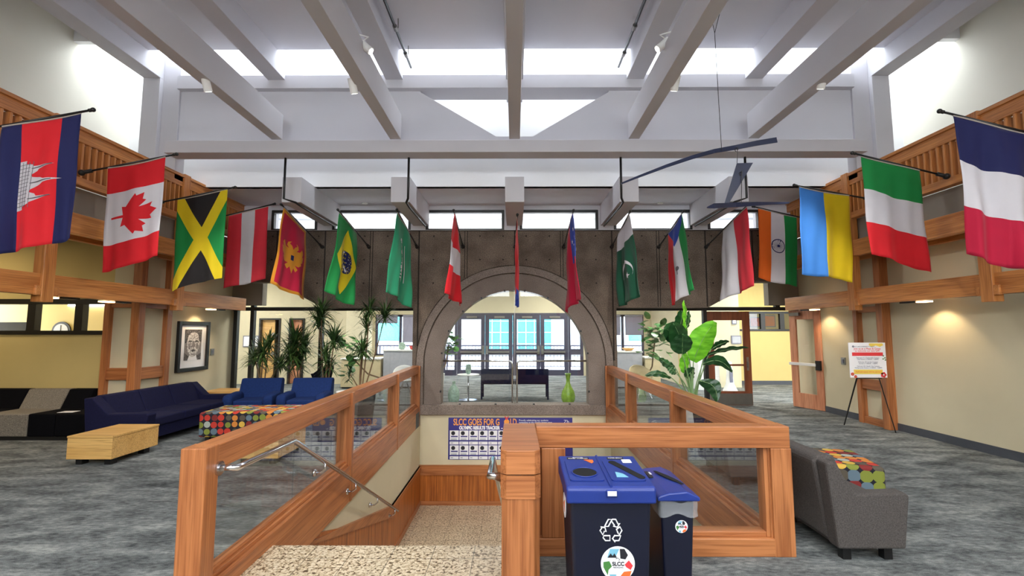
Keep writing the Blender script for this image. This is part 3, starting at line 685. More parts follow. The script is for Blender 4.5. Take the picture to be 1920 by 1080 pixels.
# ================================================================ balconies
def balcony(s, nm):
    t = thing('balcony_railing', 'oak balcony railing with upright slats over two heavy oak beams on the %s wall' % nm, 'railing', (s * XR, 5, 2.1))
    def B(n, y0, y1, z0, z1, w0=0, w1=.1, ax='y', bev=.006):
        a, b = sorted((s * (XR + w0), s * (XR + w1))); return MB().box(a, b, y0, y1, z0, z1).build(n, 'balcony_oak_' + ax, t, bevel=bev)
    YA = -4
    B('lower_beam', YA, WY + .25, 2.11, 2.375, 0, .1); B('upper_beam', YA, WY, 2.96, 3.24, 0, .1)
    B('bottom_rail', YA, WY, 3.63, 3.74, .0, .12); B('top_rail', YA, WY, 4.22, 4.42, .0, .07); B('cap_rail', YA, WY, 4.38, 4.43, -.03, .14)
    for y in (3.5, 5.9, 8.3): B('post', y, y + .16, 2.02, 4.45, -.035, .1, 'z')
    for y in (3.5, 5.9, 8.3, 10.05):
        for q in (-.07, .16):
            if y < 10: B('wooden_peg', y + q, y + q + .07, 2.1, 2.22, -.03, .02, 'x')
    B('inner_beam', YA, WY, 2.96, 3.16, .42, .5)
    bl = None; y = 1.5; i = 0
    a, b = sorted((s * (XR + .01), s * (XR + .11)))
    while y < WY - .1:
        if not any(abs(y - p - .08) < .09 for p in (3.5, 5.9, 8.3)):
            if bl is None: bl = MB().box(a, b, y, y + .03, 3.74, 4.22).build('baluster', 'balcony_oak_z', t); yb = y
            else:
                c = bl.copy(); COL.objects.link(c); c.location.y += y - yb
        y += .105
    return t
balcony(-1, 'left'); balcony(1, 'right')
# oak corner frames under the balconies
t = thing('timber_frame', 'oak frame wrapped round the cream wall corner behind the navy sofa, two panels wide', 'frame', (-6.6, 8.2, 0))
def fb(nm, b, ax): MB().box(*b).build(nm, 'oak_' + ax, t, bevel=.004)
fb('post', (-6.98, -6.88, 8.12, 8.22, 0, 2.2), 'z'); fb('post', (-6.5, -6.36, 8.1, 8.24, 0, 3.2), 'z'); fb('post', (-6.46, -6.36, 8.78, 8.9, 0, 3.2), 'z')
fb('cross_rail', (-6.88, -6.5, 8.14, 8.2, .84, 1.04), 'x'); fb('cross_rail', (-6.44, -6.38, 8.24, 8.78, .84, 1.04), 'y')
fb('head_rail', (-6.88, -6.5, 8.14, 8.2, 2.06, 2.2), 'x'); fb('head_rail', (-6.44, -6.38, 8.24, 8.78, 2.06, 2.16), 'y')
t = thing('timber_frame', 'oak frame standing against the right wall behind the easel sign', 'frame', (6.4, 8.5, 0))
fb('post', (6.3, 6.45, 8.28, 8.42, 0, 3.2), 'z'); fb('post', (6.34, 6.45, 8.96, 9.06, 0, 3.2), 'z')
fb('cross_rail', (6.37, 6.45, 8.42, 8.96, .62, .8), 'y'); fb('head_rail', (6.37, 6.45, 8.42, 8.96, 2.0, 2.1), 'y'); fb('sill_rail', (6.37, 6.45, 8.42, 8.96, 0, .12), 'y')
# lights under the lower beams
for s, px, pv, lab in ((-1, 106, 558, 'left wall, nearest of three'), (-1, 212, 562, 'left wall, middle of three'), (-1, 403, 573, 'left wall, above the framed portrait'), (1, 1721, 560, 'right wall, above the plain cream wall'), (1, 1520, 573, 'right wall, above the open oak door')):
    y = at(px, 560, x=s * 6.1).y
    t = thing('wall_washer', 'small warm light under the oak beam along the ' + lab, 'light', (s * 6.1, y, 2.12), 'warm lights under the balcony beams')
    MB().box(s * 6.1 - .06, s * 6.1 + .06, y - .02, y + .28, 2.09, 2.15).build('housing', 'black_metal', t)
    MB().box(s * 6.1 - .05, s * 6.1 + .05, y - .2, y - .02, 2.085, 2.105).build('lamp_lens', 'warm_lamp', t)
    l = bpy.data.lights.new('wash', 'SPOT'); l.energy = 8; l.color = (1, .75, .45); l.spot_size = R(105); l.spot_blend = .5; l.shadow_soft_size = .03
    lo = bpy.data.objects.new('wash_lamp', l); COL.objects.link(lo); lo.location = (s * 6.12, y - .05, 2.06)
    d = Vector((s * .45, 0, -1)) ; lo.rotation_euler = d.to_track_quat('-Z', 'Y').to_euler()
# conduit and projector shelf line under left beam
tag(MB().tube([(-6.15, 4, 2.14), (-6.15, 10, 2.14)], .02, 8).build('conduit', 'black_metal'), 'thin black conduit running under the left balcony beam', 'pipe')
tag(MB().tube([(6.15, 4, 2.14), (6.15, 10, 2.14)], .02, 8).build('conduit', 'black_metal'), 'thin black conduit running under the right balcony beam', 'pipe')
for s in (-1, 1):
    t = thing('wall_switch', 'small grey switch plate on the wall beside the %s' % ('framed portrait' if s < 0 else 'easel sign'), 'switch', (s * 6.44, 9.7, 1.1))
    y = at(398, 660, x=-6.44).y if s < 0 else at(1581, 677, x=6.44).y
    z = at(398, 660, x=-6.44).z if s < 0 else at(1581, 677, x=6.44).z
    a, b = sorted((s * 6.45, s * 6.435)); MB().box(a, b, y - .06, y + .06, z - .07, z + .07).build('switch_plate', 'steel', t)
    a, b = sorted((s * 6.436, s * 6.425)); MB().box(a, b, y - .02, y + .02, z - .035, z + .035).build('switch_toggle', 'grey_print', t)
# framed portrait on left wall
pa = at(335, 602, x=-6.42); pb_ = at(393, 603, x=-6.42)
Y0, Y1, Z0, Z1 = pa.y, pb_.y, at(333, 699, x=-6.42).z, pa.z
t = thing('framed_picture', 'black framed drawing of an elderly face hanging on the left wall', 'picture', (-6.43, (Y0 + Y1) / 2, Z0))
fw = .075
fr = MB(); X0, X1 = -6.448, -6.39
fr.box(X0, X1, Y0, Y0 + fw, Z0, Z1).box(X0, X1, Y1 - fw, Y1, Z0, Z1).box(X0, X1, Y0 + fw, Y1 - fw, Z1 - fw, Z1).box(X0, X1, Y0 + fw, Y1 - fw, Z0, Z0 + fw)
fr.build('picture_frame', 'black_metal', t, bevel=.006)
MB().box(X0, -6.43, Y0 + fw, Y1 - fw, Z0 + fw, Z1 - fw).build('mat_board', 'paper_white', t)
cy, cz = (Y0 + Y1) / 2, (Z0 + Z1) / 2 + .03; hw, hh = (Y1 - Y0) * .27, (Z1 - Z0) * .31
def flatp(nm, pts, mat, k_):
    """pts in face space (-1..1) on the sheet"""
    x = -6.43 + .0015 * k_
    MB().prism([(x, cy + a * hw, cz + b * hh) for a, b in pts], (.0012, 0, 0)).build(nm, mat, t)
def ell(a, b, ra, rb, n=22): return [(a + ra * math.cos(2 * PI * i / n), b + rb * math.sin(2 * PI * i / n)) for i in range(n)]
flatp('drawn_background', [(-1, -1), (1, -1), (1, 1), (-1, 1)], 'skin_mid', 1)
flatp('drawn_jacket', [(-1, -1), (1, -1), (1, -.55), (.5, -.72), (0, -.95), (-.5, -.72), (-1, -.5)], 'skin_dark', 2)
flatp('drawn_shirt', [(-.6, -1), (.55, -1), (.35, -.6), (0, -.8), (-.35, -.6)], 'paper_white', 3)
flatp('drawn_face', [(-.75, -.1), (-.6, -.5), (-.25, -.78), (.15, -.8), (.5, -.55), (.75, -.1), (.85, .5), (.7, .97), (-.6, .97), (-.8, .5)], 'skin_light', 4)
flatp('drawn_hair', [(-1, .98), (-.95, .1), (-.74, .2), (-.62, .6), (-.3, .78), (.1, .82), (.5, .7), (.72, .2), (.95, .15), (.98, .98)], 'skin_dark', 5)
for a in (-.38, .38): flatp('drawn_eye', ell(a, .22, .22, .06), 'skin_dark', 5); flatp('drawn_brow', [(a - .28, .36), (a, .44), (a + .28, .36), (a, .38)], 'skin_mid', 6); flatp('drawn_cheek', ell(a * 1.2, -.1, .14, .2), 'skin_mid', 5)
flatp('drawn_nose', [(-.1, .25), (.1, .25), (.22, -.1), (0, -.17), (-.2, -.1)], 'skin_mid', 6); flatp('drawn_mouth', [(-.32, -.36), (0, -.3), (.32, -.36), (0, -.46)], 'skin_dark', 6)
flatp('drawn_chin', ell(0, -.62, .25, .04), 'skin_mid', 6)
for z in (.6, .68, .76): flatp('drawn_wrinkle', [(-.45, z), (0, z + .03), (.5, z), (0, z + .015)], 'skin_mid', 6)

# poster below the arch
y = WY - .004
p0 = at(841, 783, y=y); p1 = at(1074, 862, y=y)
t = thing('banner', 'blue results banner with orange headline and two rows of white cards on the stairwell wall', 'poster', ((p0.x + p1.x) / 2, WY, p1.z))
MB().box(p0.x, p1.x, y - .004, y, p1.z, p0.z).build('banner_sheet', 'poster_blue', t)
def PT(body, px, pv, hpx, mat, wide=1, align='LEFT', nm='lettering', bold=0):
    q = at(px, pv, y=y - .006); sz = hpx / 900 * WY / .7
    return text(nm, body, sz, mat, (q.x, y - .006, q.z), FRONT, t, wide, align, .0015, bold=bold)
PT('SLCC GOES FOR G', 850, 797, 11.5, 'poster_orange', .62, nm='headline', bold=.004); PT('LD', 956, 797, 11.5, 'poster_orange', .62, nm='headline', bold=.004)
q = at(950, 791, y=y - .007); MB().tube([(q.x, y - .006, q.z), (q.x, y - .009, q.z)], .055, 20).build('medal', 'poster_orange', t)
MB().prism([(q.x - .05, y - .008, q.z + .11), (q.x, y - .008, q.z + .03), (q.x + .05, y - .008, q.z + .11), (q.x + .02, y - .008, q.z + .11), (q.x, y - .008, q.z + .07), (q.x - .02, y - .008, q.z + .11)], (0, -.002, 0)).build('medal_ribbon', 'red_print', t)
PT('OLYMPIC RESULTS TRACKER  -', 861, 805, 5.6, 'paper_white', .72, nm='subtitle', bold=.006)
PT('Proudly celebrating our students', 973, 789.5, 3, 'paper_white', .95); PT("competing on the world's biggest stage.", 973, 793.5, 3, 'paper_white', .9); PT('SLCC & Team USA', 1000, 799, 2.6, 'paper_white', .9)
PT('Zb', 1057, 793.5, 6, 'paper_white', 1.0, nm='signature')
cards = MB(); bars = MB(); qr = MB()
for r_ in range(2):
    for c_ in range(12):
        a = at(843.5 + c_ * 18.1, 807 + r_ * 27.8, y=y); b = at(843.5 + c_ * 18.1 + 16.6, 807 + r_ * 27.8 + 18, y=y); d = at(843.5, 827.8 + r_ * 27.6, y=y); e = at(843.5, 833.2 + r_ * 27.6, y=y)
        cards.box(a.x, b.x, y - .0065, y - .004, b.z, a.z); cards.box(a.x, b.x, y - .0065, y - .004, e.z, d.z)
        cx = a.x + .07; MB().tube([(cx, y - .0065, a.z - .055), (cx, y - .0085, a.z - .055)], .042, 14).build('printed_portrait', 'dark_print', t)
        bars.box(a.x + .025, b.x - .02, y - .0085, y - .0065, a.z - .135, a.z - .11)
        for k_ in range(3): qr.box(a.x + .025, b.x - .04, y - .008, y - .0065, a.z - .165 - .014 * k_, a.z - .16 - .014 * k_)
        qr.box(a.x + .02, a.x + .07, y - .008, y - .0065, (d.z + e.z) / 2 - .006, (d.z + e.z) / 2 + .006)
cards.build('printed_cards', 'paper_white', t); bars.build('printed_names', 'poster_blue', t); qr.build('printed_lines', 'grey_print', t)

# ================================================================ recycling bins
def bin_double():
    x0, x1, y0, y1 = .28, .765, 2.68, 3.18; H = .745
    t = thing('recycling_bin', 'double navy recycling bin with a bright blue two-hole lid beside the oak newel post', 'recycling bin', ((x0 + x1) / 2, (y0 + y1) / 2, 0))
    MB().prism([(x0 + .05, y0 + .06, 0), (x1 - .05, y0 + .06, 0), (x1 - .02, y0 + .02, H), (x0 + .02, y0 + .02, H)], (0, 0, 0))
    b = MB()
    b.add([(x0 + .045, y0 + .06, 0), (x1 - .045, y0 + .06, 0), (x1 - .045, y1 - .05, 0), (x0 + .045, y1 - .05, 0), (x0 + .02, y0 + .035, H), (x1 - .02, y0 + .035, H), (x1 - .02, y1 - .02, H), (x0 + .02, y1 - .02, H)],
          [(0, 3, 2, 1), (4, 5, 6, 7), (0, 1, 5, 4), (1, 2, 6, 5), (2, 3, 7, 6), (3, 0, 4, 7)])
    b.build('bin_body', 'bin_navy', t, bevel=.02, seg=3)
    zf, zb = .815, .855
    zt_ = lambda y: zf + (zb - zf) * (y - y0) / (y1 - y0)
    L_ = MB()
    L_.prism([(x0, y0, H - .02), (x0, y0, zf - .015), (x0, y0 + .02, zf), (x0, y1, zb), (x0, y1, H)], (x1 - x0, 0, 0)); lid = L_.build('lid', 'bin_blue', t, bevel=.012, seg=3)
    xm = (x0 + x1) / 2
    sl = math.atan((zb - zf) / (y1 - y0))
    def on(x, y, h=0): return Vector((x, y, zt_(y) + h))
    def plate(pts, h, th, mat, nm, par=lid):
        return MB().prism([on(a, b, h) for a, b in pts], (0, 0, th)).build(nm, mat, par)
    def rr(a, b, c, d, r=.02):
        o_ = []
        for cx, cy, s in ((b - r, c + r, -90), (b - r, d - r, 0), (a + r, d - r, 90), (a + r, c + r, 180)):
            for k_ in range(5): an = R(s + k_ * 22.5); o_.append((cx + r * math.cos(an), cy + r * math.sin(an)))
        return o_
    plate(rr(x0 + .03, xm - .02, y0 + .08, y1 - .09), .0, .006, 'bin_blue', 'lid_panel'); plate(rr(xm + .02, x1 - .03, y0 + .08, y1 - .09), .0, .006, 'bin_blue', 'lid_panel')
    MB().tube([on(xm, y0 + .01, .0), on(xm, y1 - .01, .0)], .008, 8).build('lid_ridge', 'bin_blue', lid)
    # round opening
    c = (x0 + .125, y0 + .19); ring = [(c[0] + .072 * math.cos(2 * PI * i / 30), c[1] + .072 * math.sin(2 * PI * i / 30)) for i in range(30)]
    plate(ring, .006, .003, 'hole_black', 'round_opening'); 
    MB().tube([on(a, b, .009) for a, b in ring + ring[:1]], .004, 6).build('opening_rim', 'bin_blue', lid, smooth=True)
    # slanted slot
    a, b = Vector((xm + .075, y1 - .14)), Vector((x1 - .05, y0 + .12)); d = (b - a).normalized(); nn = Vector((-d.y, d.x)) * .022
    def slot(a, b, nn, nm, par, on_):
        pts = []
        d = (b - a).normalized()
        for k_ in range(9): an = PI / 2 + PI * k_ / 8; pts.append(a + d * .022 * math.cos(an) + nn * math.sin(an))
        for k_ in range(9): an = -PI / 2 + PI * k_ / 8; pts.append(b + d * .022 * math.cos(an) + nn * math.sin(an))
        return pts
    plate([tuple(q) for q in slot(a, b, nn, 0, 0, 0)], .006, .003, 'hole_black', 'slot_opening')
    # labels and stickers
    plate([(x0 + .05, y1 - .075), (x0 + .185, y1 - .075), (x0 + .185, y1 - .045), (x0 + .05, y1 - .045)], .002, .003, 'dark_print', 'label_strip')
    plate([(xm + .06, y1 - .075), (xm + .16, y1 - .075), (xm + .16, y1 - .045), (xm + .06, y1 - .045)], .002, .003, 'dark_print', 'label_strip')
    TR = Matrix.Rotation(sl, 4, 'X')
    q = on(x0 + .118, y1 - .069, .006); text('label_text', 'BOTTLES\nCANS / PLASTICS', .016, 'paper_white', q + Vector((0, .011, 0)), TR, lid, 1, 'CENTER', .0005)
    q = on(xm + .11, y1 - .066, .006); text('label_text', 'PAPER ONLY', .018, 'paper_white', q, TR, lid, .85, 'CENTER', .0005)
    plate([(x0 + .15, y1 - .1), (x0 + .205, y1 - .1), (x0 + .205, y1 - .14), (x0 + .19, y1 - .16)], .007, .002, 'orange_print', 'orange_sticker')
    plate([(xm + .14, y1 - .15), (xm + .195, y1 - .15), (xm + .195, y1 - .095), (xm + .14, y1 - .095)], .007, .002, 'paper_white', 'paper_sticker')
    plate([(xm + .055, y0 + .12), (xm + .12, y0 + .12), (xm + .10, y0 + .17), (xm + .06, y0 + .2)], .007, .002, 'sky_print', 'blue_sticker')
    MB().box(xm - .03, xm + .03, y0 - .012, y0 + .005, zf - .05, zf - .015).build('lid_latch', 'bin_blue', lid, bevel=.004); MB().box(xm - .024, xm + .024, y0 - .016, y0 - .01, zf - .042, zf - .018).build('latch_plate', 'paper_white', lid)
    # recycling mark: three bent outlined arrows in five outlined pieces
    def yf(z): return y0 + .06 - (.025) * z / H - .0
    def mark(cx, cz, rad, mat, par, nm='recycling_mark', off=.003):
        mb = MB(); segs = [[(-.55, .35), (-.22, .95), (.1, .95), (-.22, .35)], [(.12, .95), (.42, .95), (.62, .55), (.78, .62), (.55, .28), (.2, .38), (.3, .45), (.05, .8)],
                           [(.48, .1), (.78, .32), (.95, .0), (.72, -.38), (.6, -.2)], [(.12, -.68), (.34, -.98), (.34, -.86), (.68, -.86), (.84, -.44), (.36, -.44), (.34, -.4)],
                           [(-.62, -.44), (-.1, -.44), (-.1, -.86), (-.5, -.86), (-.7, -.6)], [(-.9, .3), (-.52, .25), (-.44, -.1), (-.58, -.05), (-.72, -.38), (-.96, .0), (-.82, .18)]]
        for s_ in segs:
            pts = [Vector((cx + a * rad, yf(cz + b * rad) - off, cz + b * rad)) for a, b in s_]
            mb.tube(pts + pts[:2], .0038, 4)
        return mb.build(nm, mat, par)
    body = [c_ for c_ in t.children if c_.name.startswith('bin_body')][0]
    mark(xm + .0, .575, .062, 'paper_white', body)
    def sticker(cx, cz, rad, par, yf=yf, w=1.0):
        def d3(a, b, k_): z = cz + b * rad; return (cx + a * rad, yf(z) - .002 - .0006 * k_, z)
        def pl(pts, mat, k_, nm): MB().prism([d3(a, b, k_) for a, b in pts], (0, -.0005, 0)).build(nm, mat, par)
        pl([(math.cos(2 * PI * i / 36), math.sin(2 * PI * i / 36)) for i in range(36)], 'paper_white', 0, 'round_sticker')
        pl([(-.62, .35), (-.45, .85), (.1, .85), (-.1, .45)], 'sky_print', 1, 'arrow_print'); pl([(.12, .85), (.4, .85), (.6, .5), (.45, .25), (.15, .3)], 'dark_print', 1, 'arrow_print'); pl([(-.6, .35), (-.42, .6), (-.3, .45), (-.2, .6), (-.05, .35)], 'dark_print', 2, 'mountain_print')
        pl([(-.85, .1), (-.5, .15), (-.35, -.15), (-.55, -.35), (-.6, -.65), (-.85, -.2)], 'green_print', 1, 'arrow_print'); pl([(-.5, -.6), (-.1, -.6), (-.1, -.95), (-.42, -.88)], 'sky_print', 1, 'arrow_print')
        pl([(.4, -.05), (.65, .2), (.88, -.1), (.75, -.35), (.5, -.2)], 'red_print', 1, 'arrow_print'); pl([(.1, -.75), (.35, -.45), (.8, -.4), (.7, -.7), (.3, -.95)], 'orange_print', 1, 'arrow_print')
        z = cz - .1 * rad
        text('sticker_text', 'SLCC', rad * .3, 'dark_print', (cx + .02 * rad, yf(z) - .004, z), FRONT, par, 1, 'CENTER', .0004, bold=.001)
        text('sticker_text', 'RECYCLING', rad * .11, 'dark_print', (cx + .02 * rad, yf(z) - .004, z - .14 * rad), FRONT, par, 1, 'CENTER', .0004)
        MB().tube([d3(-.12, .28, 2), d3(0, .34, 2), d3(.12, .24, 2), d3(.05, .18, 2)], .0015, 5).build('logo_print', 'dark_print', par)
    sticker(xm + .035, .4, .092, body)
    # round sticker on the left flank
    MB().tube([(x0 + .02, y0 + .3, .62), (x0 + .017, y0 + .3, .62)], .07, 24).build('side_sticker', 'paper_white', body); MB().tube([(x0 + .0175, y0 + .3, .62), (x0 + .0155, y0 + .3, .62)], .04, 3).build('side_print', 'orange_print', body)
    return sticker
stk = bin_double()
def bin_slim():
    x0, x1, y0, y1 = .835, 1.05, 2.87, 3.36; H = .68
    t = thing('recycling_bin', 'narrow navy recycling bin with one curved slot and a clear bag rim', 'recycling bin', ((x0 + x1) / 2, (y0 + y1) / 2, 0))
    b = MB(); b.add([(x0 + .035, y0 + .05, 0), (x1 - .035, y0 + .05, 0), (x1 - .035, y1 - .05, 0), (x0 + .035, y1 - .05, 0), (x0 + .01, y0 + .015, H), (x1 - .01, y0 + .015, H), (x1 - .01, y1 - .015, H), (x0 + .01, y1 - .015, H)],
          [(0, 3, 2, 1), (4, 5, 6, 7), (0, 1, 5, 4), (1, 2, 6, 5), (2, 3, 7, 6), (3, 0, 4, 7)])
    body = b.build('bin_body', 'bin_navy', t, bevel=.015, seg=3)
    bag = MB(); n_ = 48
    def per(u, g, z):
        L_ = [(x0, y0), (x1, y0), (x1, y1), (x0, y1)]; k_ = int(u * 4) % 4; f_ = u * 4 - int(u * 4); p, q = L_[k_], L_[(k_ + 1) % 4]
        x = p[0] + (q[0] - p[0]) * f_; yy = p[1] + (q[1] - p[1]) * f_; cx, cy_ = (x0 + x1) / 2, (y0 + y1) / 2
        return (cx + (x - cx) * (1 + g), cy_ + (yy - cy_) * (1 + g), z)
    rows = []
    for j in range(5):
        rows.append([per(i / n_, .0 + .012 * random.random() + .01 * math.sin(j * 2), H - .002 - j * .02 + .012 * math.sin(i * .7 + j)) for i in range(n_)])
    for r_ in rows: bag.v += [Vector(q) for q in r_]
    for j in range(4):
        for i in range(n_): bag.f.append((j * n_ + i, j * n_ + (i + 1) % n_, (j + 1) * n_ + (i + 1) % n_, (j + 1) * n_ + i)); bag.m.append(0)
    m_, nt_, b_ = mk('bag_plastic'); b_.inputs['Base Color'].default_value = (.6, .62, .66, 1); b_.inputs['Alpha'].default_value = .28; b_.inputs['Roughness'].default_value = .2
    bag.build('bag_rim', 'bag_plastic', t, smooth=True)
    z0 = H
    L_ = MB(); pr = [(x0 - .015, z0), (x0 - .015, z0 + .022), (x0 + .0, z0 + .03), (x0 + .05, z0 + .045), (x1 - .06, z0 + .055), (x1 + .0, z0 + .03), (x1 + .015, z0 + .022), (x1 + .015, z0)]
    lid = L_.prism([(a, y0 - .015, b_) for a, b_ in pr], (0, y1 - y0 + .03, 0)).build('lid', 'bin_blue', t, bevel=.008, seg=2)
    pts = []
    for k_ in range(20):
        u = k_ / 19; pts.append((x0 + .085 + .09 * u + .0 * math.sin(PI * u), y1 - .1 - (y1 - y0 - .22) * u, z0 + .047 + .004 * math.sin(PI * u)))
    sl = MB(); w_ = [.02 * math.sin(PI * min(1, max(0, .12 + .76 * k_ / 19))) for k_ in range(20)]
    up = [(p[0] + w_[i], p[1], z0 + .0555) for i, p in enumerate(pts)]; dn = [(p[0] - w_[i], p[1], z0 + .0555) for i, p in enumerate(pts)]
    sl.prism(up + dn[::-1], (0, 0, .004)); sl.build('slot_opening', 'hole_black', lid)
    MB().box(x0 + .02, x0 + .048, y1 - .2, y1 - .08, z0 + .042, z0 + .05).build('label_strip', 'dark_print', lid)
    text('label_text', 'PAPER', .02, 'paper_white', (x0 + .04, y1 - .1, z0 + .051), Matrix.Rotation(-PI / 2, 4, 'Z'), lid, 1, 'LEFT', .0005)
    stk((x0 + x1) / 2 + .02, .53, .036, body, yf=lambda z: y0 + .05 - .035 * z / H - .001)
bin_slim()
# ================================================================ furniture
def rbox(b, x0, x1, y0, y1, z0, z1): return b.box(x0, x1, y0, y1, z0, z1)
def wood_bench(loc, label, rz=0, w=.56, d=.78):
    t = thing('bench_table', label, 'table', (0, 0, 0), 'maple block tables'); 
    MB().box(-w / 2, w / 2, -d / 2, d / 2, .08, .335).build('table_case', 'maple', t, bevel=.004)
    MB().box(-w / 2 - .005, w / 2 + .005, -d / 2 - .005, d / 2 + .005, .338, .362).build('table_top', 'maple', t, bevel=.003)
    for sx in (-1, 1):
        for sy in (-1, 1): MB().box(sx * (w / 2 - .1) - .04, sx * (w / 2 - .1) + .04, sy * (d / 2 - .12) - .05, sy * (d / 2 - .12) + .05, 0, .082).build('leg', 'black_metal', t)
    t.location = loc; turn(t, rz); return t
wood_bench((-5.26, 6.45, 0), 'pale maple block table on the open carpet in front of the navy sofa')
wood_bench((-3.22, 6.5, 0), 'pale maple block table seen through the left stair railing glass')
def ottoman(loc, label, w, d, rz):
    t = thing('ottoman', label, 'ottoman', (0, 0, 0), 'dotted ottomans')
    MB().box(-w / 2, w / 2, -d / 2, d / 2, .07, .44).build('cushion', 'dot_fabric', t, bevel=.035, seg=3)
    for sx in (-1, 1):
        for sy in (-1, 1): MB().box(sx * (w / 2 - .1) - .03, sx * (w / 2 - .1) + .03, sy * (d / 2 - .1) - .03, sy * (d / 2 - .1) + .03, 0, .075).build('leg', 'black_metal', t)
    t.location = loc; turn(t, rz); return t
ottoman((-4.1, 7.75, 0), 'long ottoman covered in coloured dots in front of the blue armchairs', 1.35, .75, 4)
ottoman((3.1, 4.85, 0), 'square ottoman covered in coloured dots beside the grey lounge chair', .62, .7, -14)
tag(turn(MB().box(-.08, .08, -.05, .05, 0, .003).build('paper_sheet', 'paper_white', origin=(0, 0, 0)), 20), 'white paper sheet lying on the dotted ottoman by the grey lounge chair', 'paper').location = (2.93, 5.06, .4405)

# seats: profile in (depth, height), depth 0 = front
def seat_profile(b, x0, x1, prof): return b.prism([(x0, p, q) for p, q in prof], (x1 - x0, 0, 0))
def sofa(name, label, cat, W_, mat, n, loc, rz, group=None, D=.95, H=.70, A=.49, arm=.17, soft=False):
    """front faces -y before turning"""
    t = thing(name, label, cat, (0, 0, 0), group)
    sw = (W_ - 2 * arm) / n
    MB().box(-W_ / 2 + arm, W_ / 2 - arm, .03, D - .12, .1, .27).build('seat_base', mat, t, bevel=.01)
    for i in range(n):
        a = -W_ / 2 + arm + i * sw
        MB().box(a + .004, a + sw - .004, .0, D - .3, .27, .40).build('seat_cushion', mat, t, bevel=.025, seg=3)
        if soft: a -= arm - .05; sw += 2 * arm - .1
        seat_profile(MB(), a + .003, a + sw - .003, [(D - .34, .38), (D - .18, H), (D - .06, H), (D - .02, H - .04), (D - .1, .12), (D - .3, .12)]).build('backrest', mat, t, bevel=.02, seg=2)
    for s in (-1, 1):
        a, b = sorted((s * W_ / 2, s * (W_ / 2 - arm)))
        seat_profile(MB(), a, b, [(.02, .1), (-.03, A - .02), (0, A), (D * .58, A - .01), (D * .84, H - .01), (D - .04, H - .02), (D - .1, .1)] if not soft else [(.04, .1), (-.04, A - .12), (-.03, A - .03), (.03, A), (D - .36, A + .02), (D - .3, A - .05), (D - .3, .1)]).build('armrest', mat, t, bevel=.06 if soft else .015, seg=5 if soft else 2, smooth=soft)
        for y_ in (.1, D - .2): MB().box(s * (W_ / 2 - .1) - .03, s * (W_ / 2 - .1) + .03, y_ - .03, y_ + .03, 0, .105).build('leg', 'black_metal', t)
    t.location = loc; turn(t, rz); return t
sofa('sofa', 'long navy three-seat sofa standing behind the maple block table', 'sofa', 2.3, 'navy_fabric', 3, (-5.24, 8.08, 0), 90, H=.72)
g_ = 'blue armchairs by the plants'
sofa('armchair', 'left blue armchair with rounded arms, its back to the plants, beside the wooden corner table', 'armchair', 0.86, 'blue_fabric', 1, (-4.86, 8.85, 0), 8, g_, D=.85, H=.74, A=.5, arm=.17, soft=True)
sofa('armchair', 'right blue armchair with rounded arms, nearer the stair railing', 'armchair', 0.86, 'blue_fabric', 1, (-3.92, 8.9, 0), 5, g_, D=.85, H=.74, A=.5, arm=.17, soft=True)
sofa('lounge_chair', 'taupe grey lounge chair seen from its side, right of the stair railing', 'armchair', .88, 'taupe_fabric', 1, (2.82, 4.04, 0), 90, D=.6, H=.72, A=.49, arm=.12)
sofa('lounge_chair', 'dark grey lounge chair seen through the left railing glass in front of the storefront', 'armchair', .9, 'taupe_fabric', 1, (-3.05, 7.8, 0), -90, D=.75, H=.7, A=.48, arm=.12)
sofa('lounge_chair', 'grey lounge chair behind the taupe one, seen past the right railing post', 'armchair', .9, 'taupe_fabric', 1, (2.95, 5.75, 0), 90, D=.75, H=.7, A=.48, arm=.12)
# modular sectional along the recess wall
t = thing('sectional_sofa', 'low modular sofa of black and one grey section along the recess wall', 'sofa', (-8.3, 7.85, 0))
YF, YB = 7.42, 8.24
for i, (a, b, m_) in enumerate(((-10.2, -9.46, 'grey_fabric'), (-9.46, -8.76, 'black_fabric'), (-8.76, -8.1, 'black_fabric'), (-8.1, -7.42, 'grey_fabric'), (-7.42, -7.0, 'black_fabric'), (-7.0, -6.2, 'black_fabric'))):
    yb_ = min(YB, 8.05 if b > -6.9 else YB)
    MB().box(a + .003, b - .003, YF, YB - .2 if b < -6.9 else 8.08, .06, .40).build('seat_module', m_, t, bevel=.02, seg=2)
    if b < -6.9: seat_profile(MB(), a + .003, b - .003, [(YB - .32, .38), (YB - .16, .70), (YB - .02, .70), (YB, .66), (YB, .06), (YB - .2, .06)]).build('back_module', m_, t, bevel=.02, seg=2)
box('plinth', 'black_metal', (-10.2, -6.25, YF + .04, 8.05, 0, .06), t)
box('paper', 'paper_white', (0, 0, 0, 0, 0, 0)) if False else None
tag(turn(MB().box(-.11, .11, -.08, .08, 0, .004).build('paper_sheet', 'paper_white', origin=(0, 0, 0)), 8), 'white paper lying on the black section of the recess sofa', 'paper').location = (-6.98, 7.62, .401)
# corner table
t = thing('side_table', 'small wooden corner table between the navy sofa and the left blue armchair', 'table', (-5.9, 9.95, 0))
MB().box(-6.25, -5.6, 9.65, 10.3, .42, .46).build('table_top', 'maple', t, bevel=.004); MB().box(-6.2, -5.65, 9.7, 10.25, .1, .42).build('table_case', 'black_metal', t)
for x in (-6.15, -5.7):
    for y in (9.75, 10.2): MB().box(x - .03, x + .03, y - .03, y + .03, 0, .1).build('leg', 'black_metal', t)
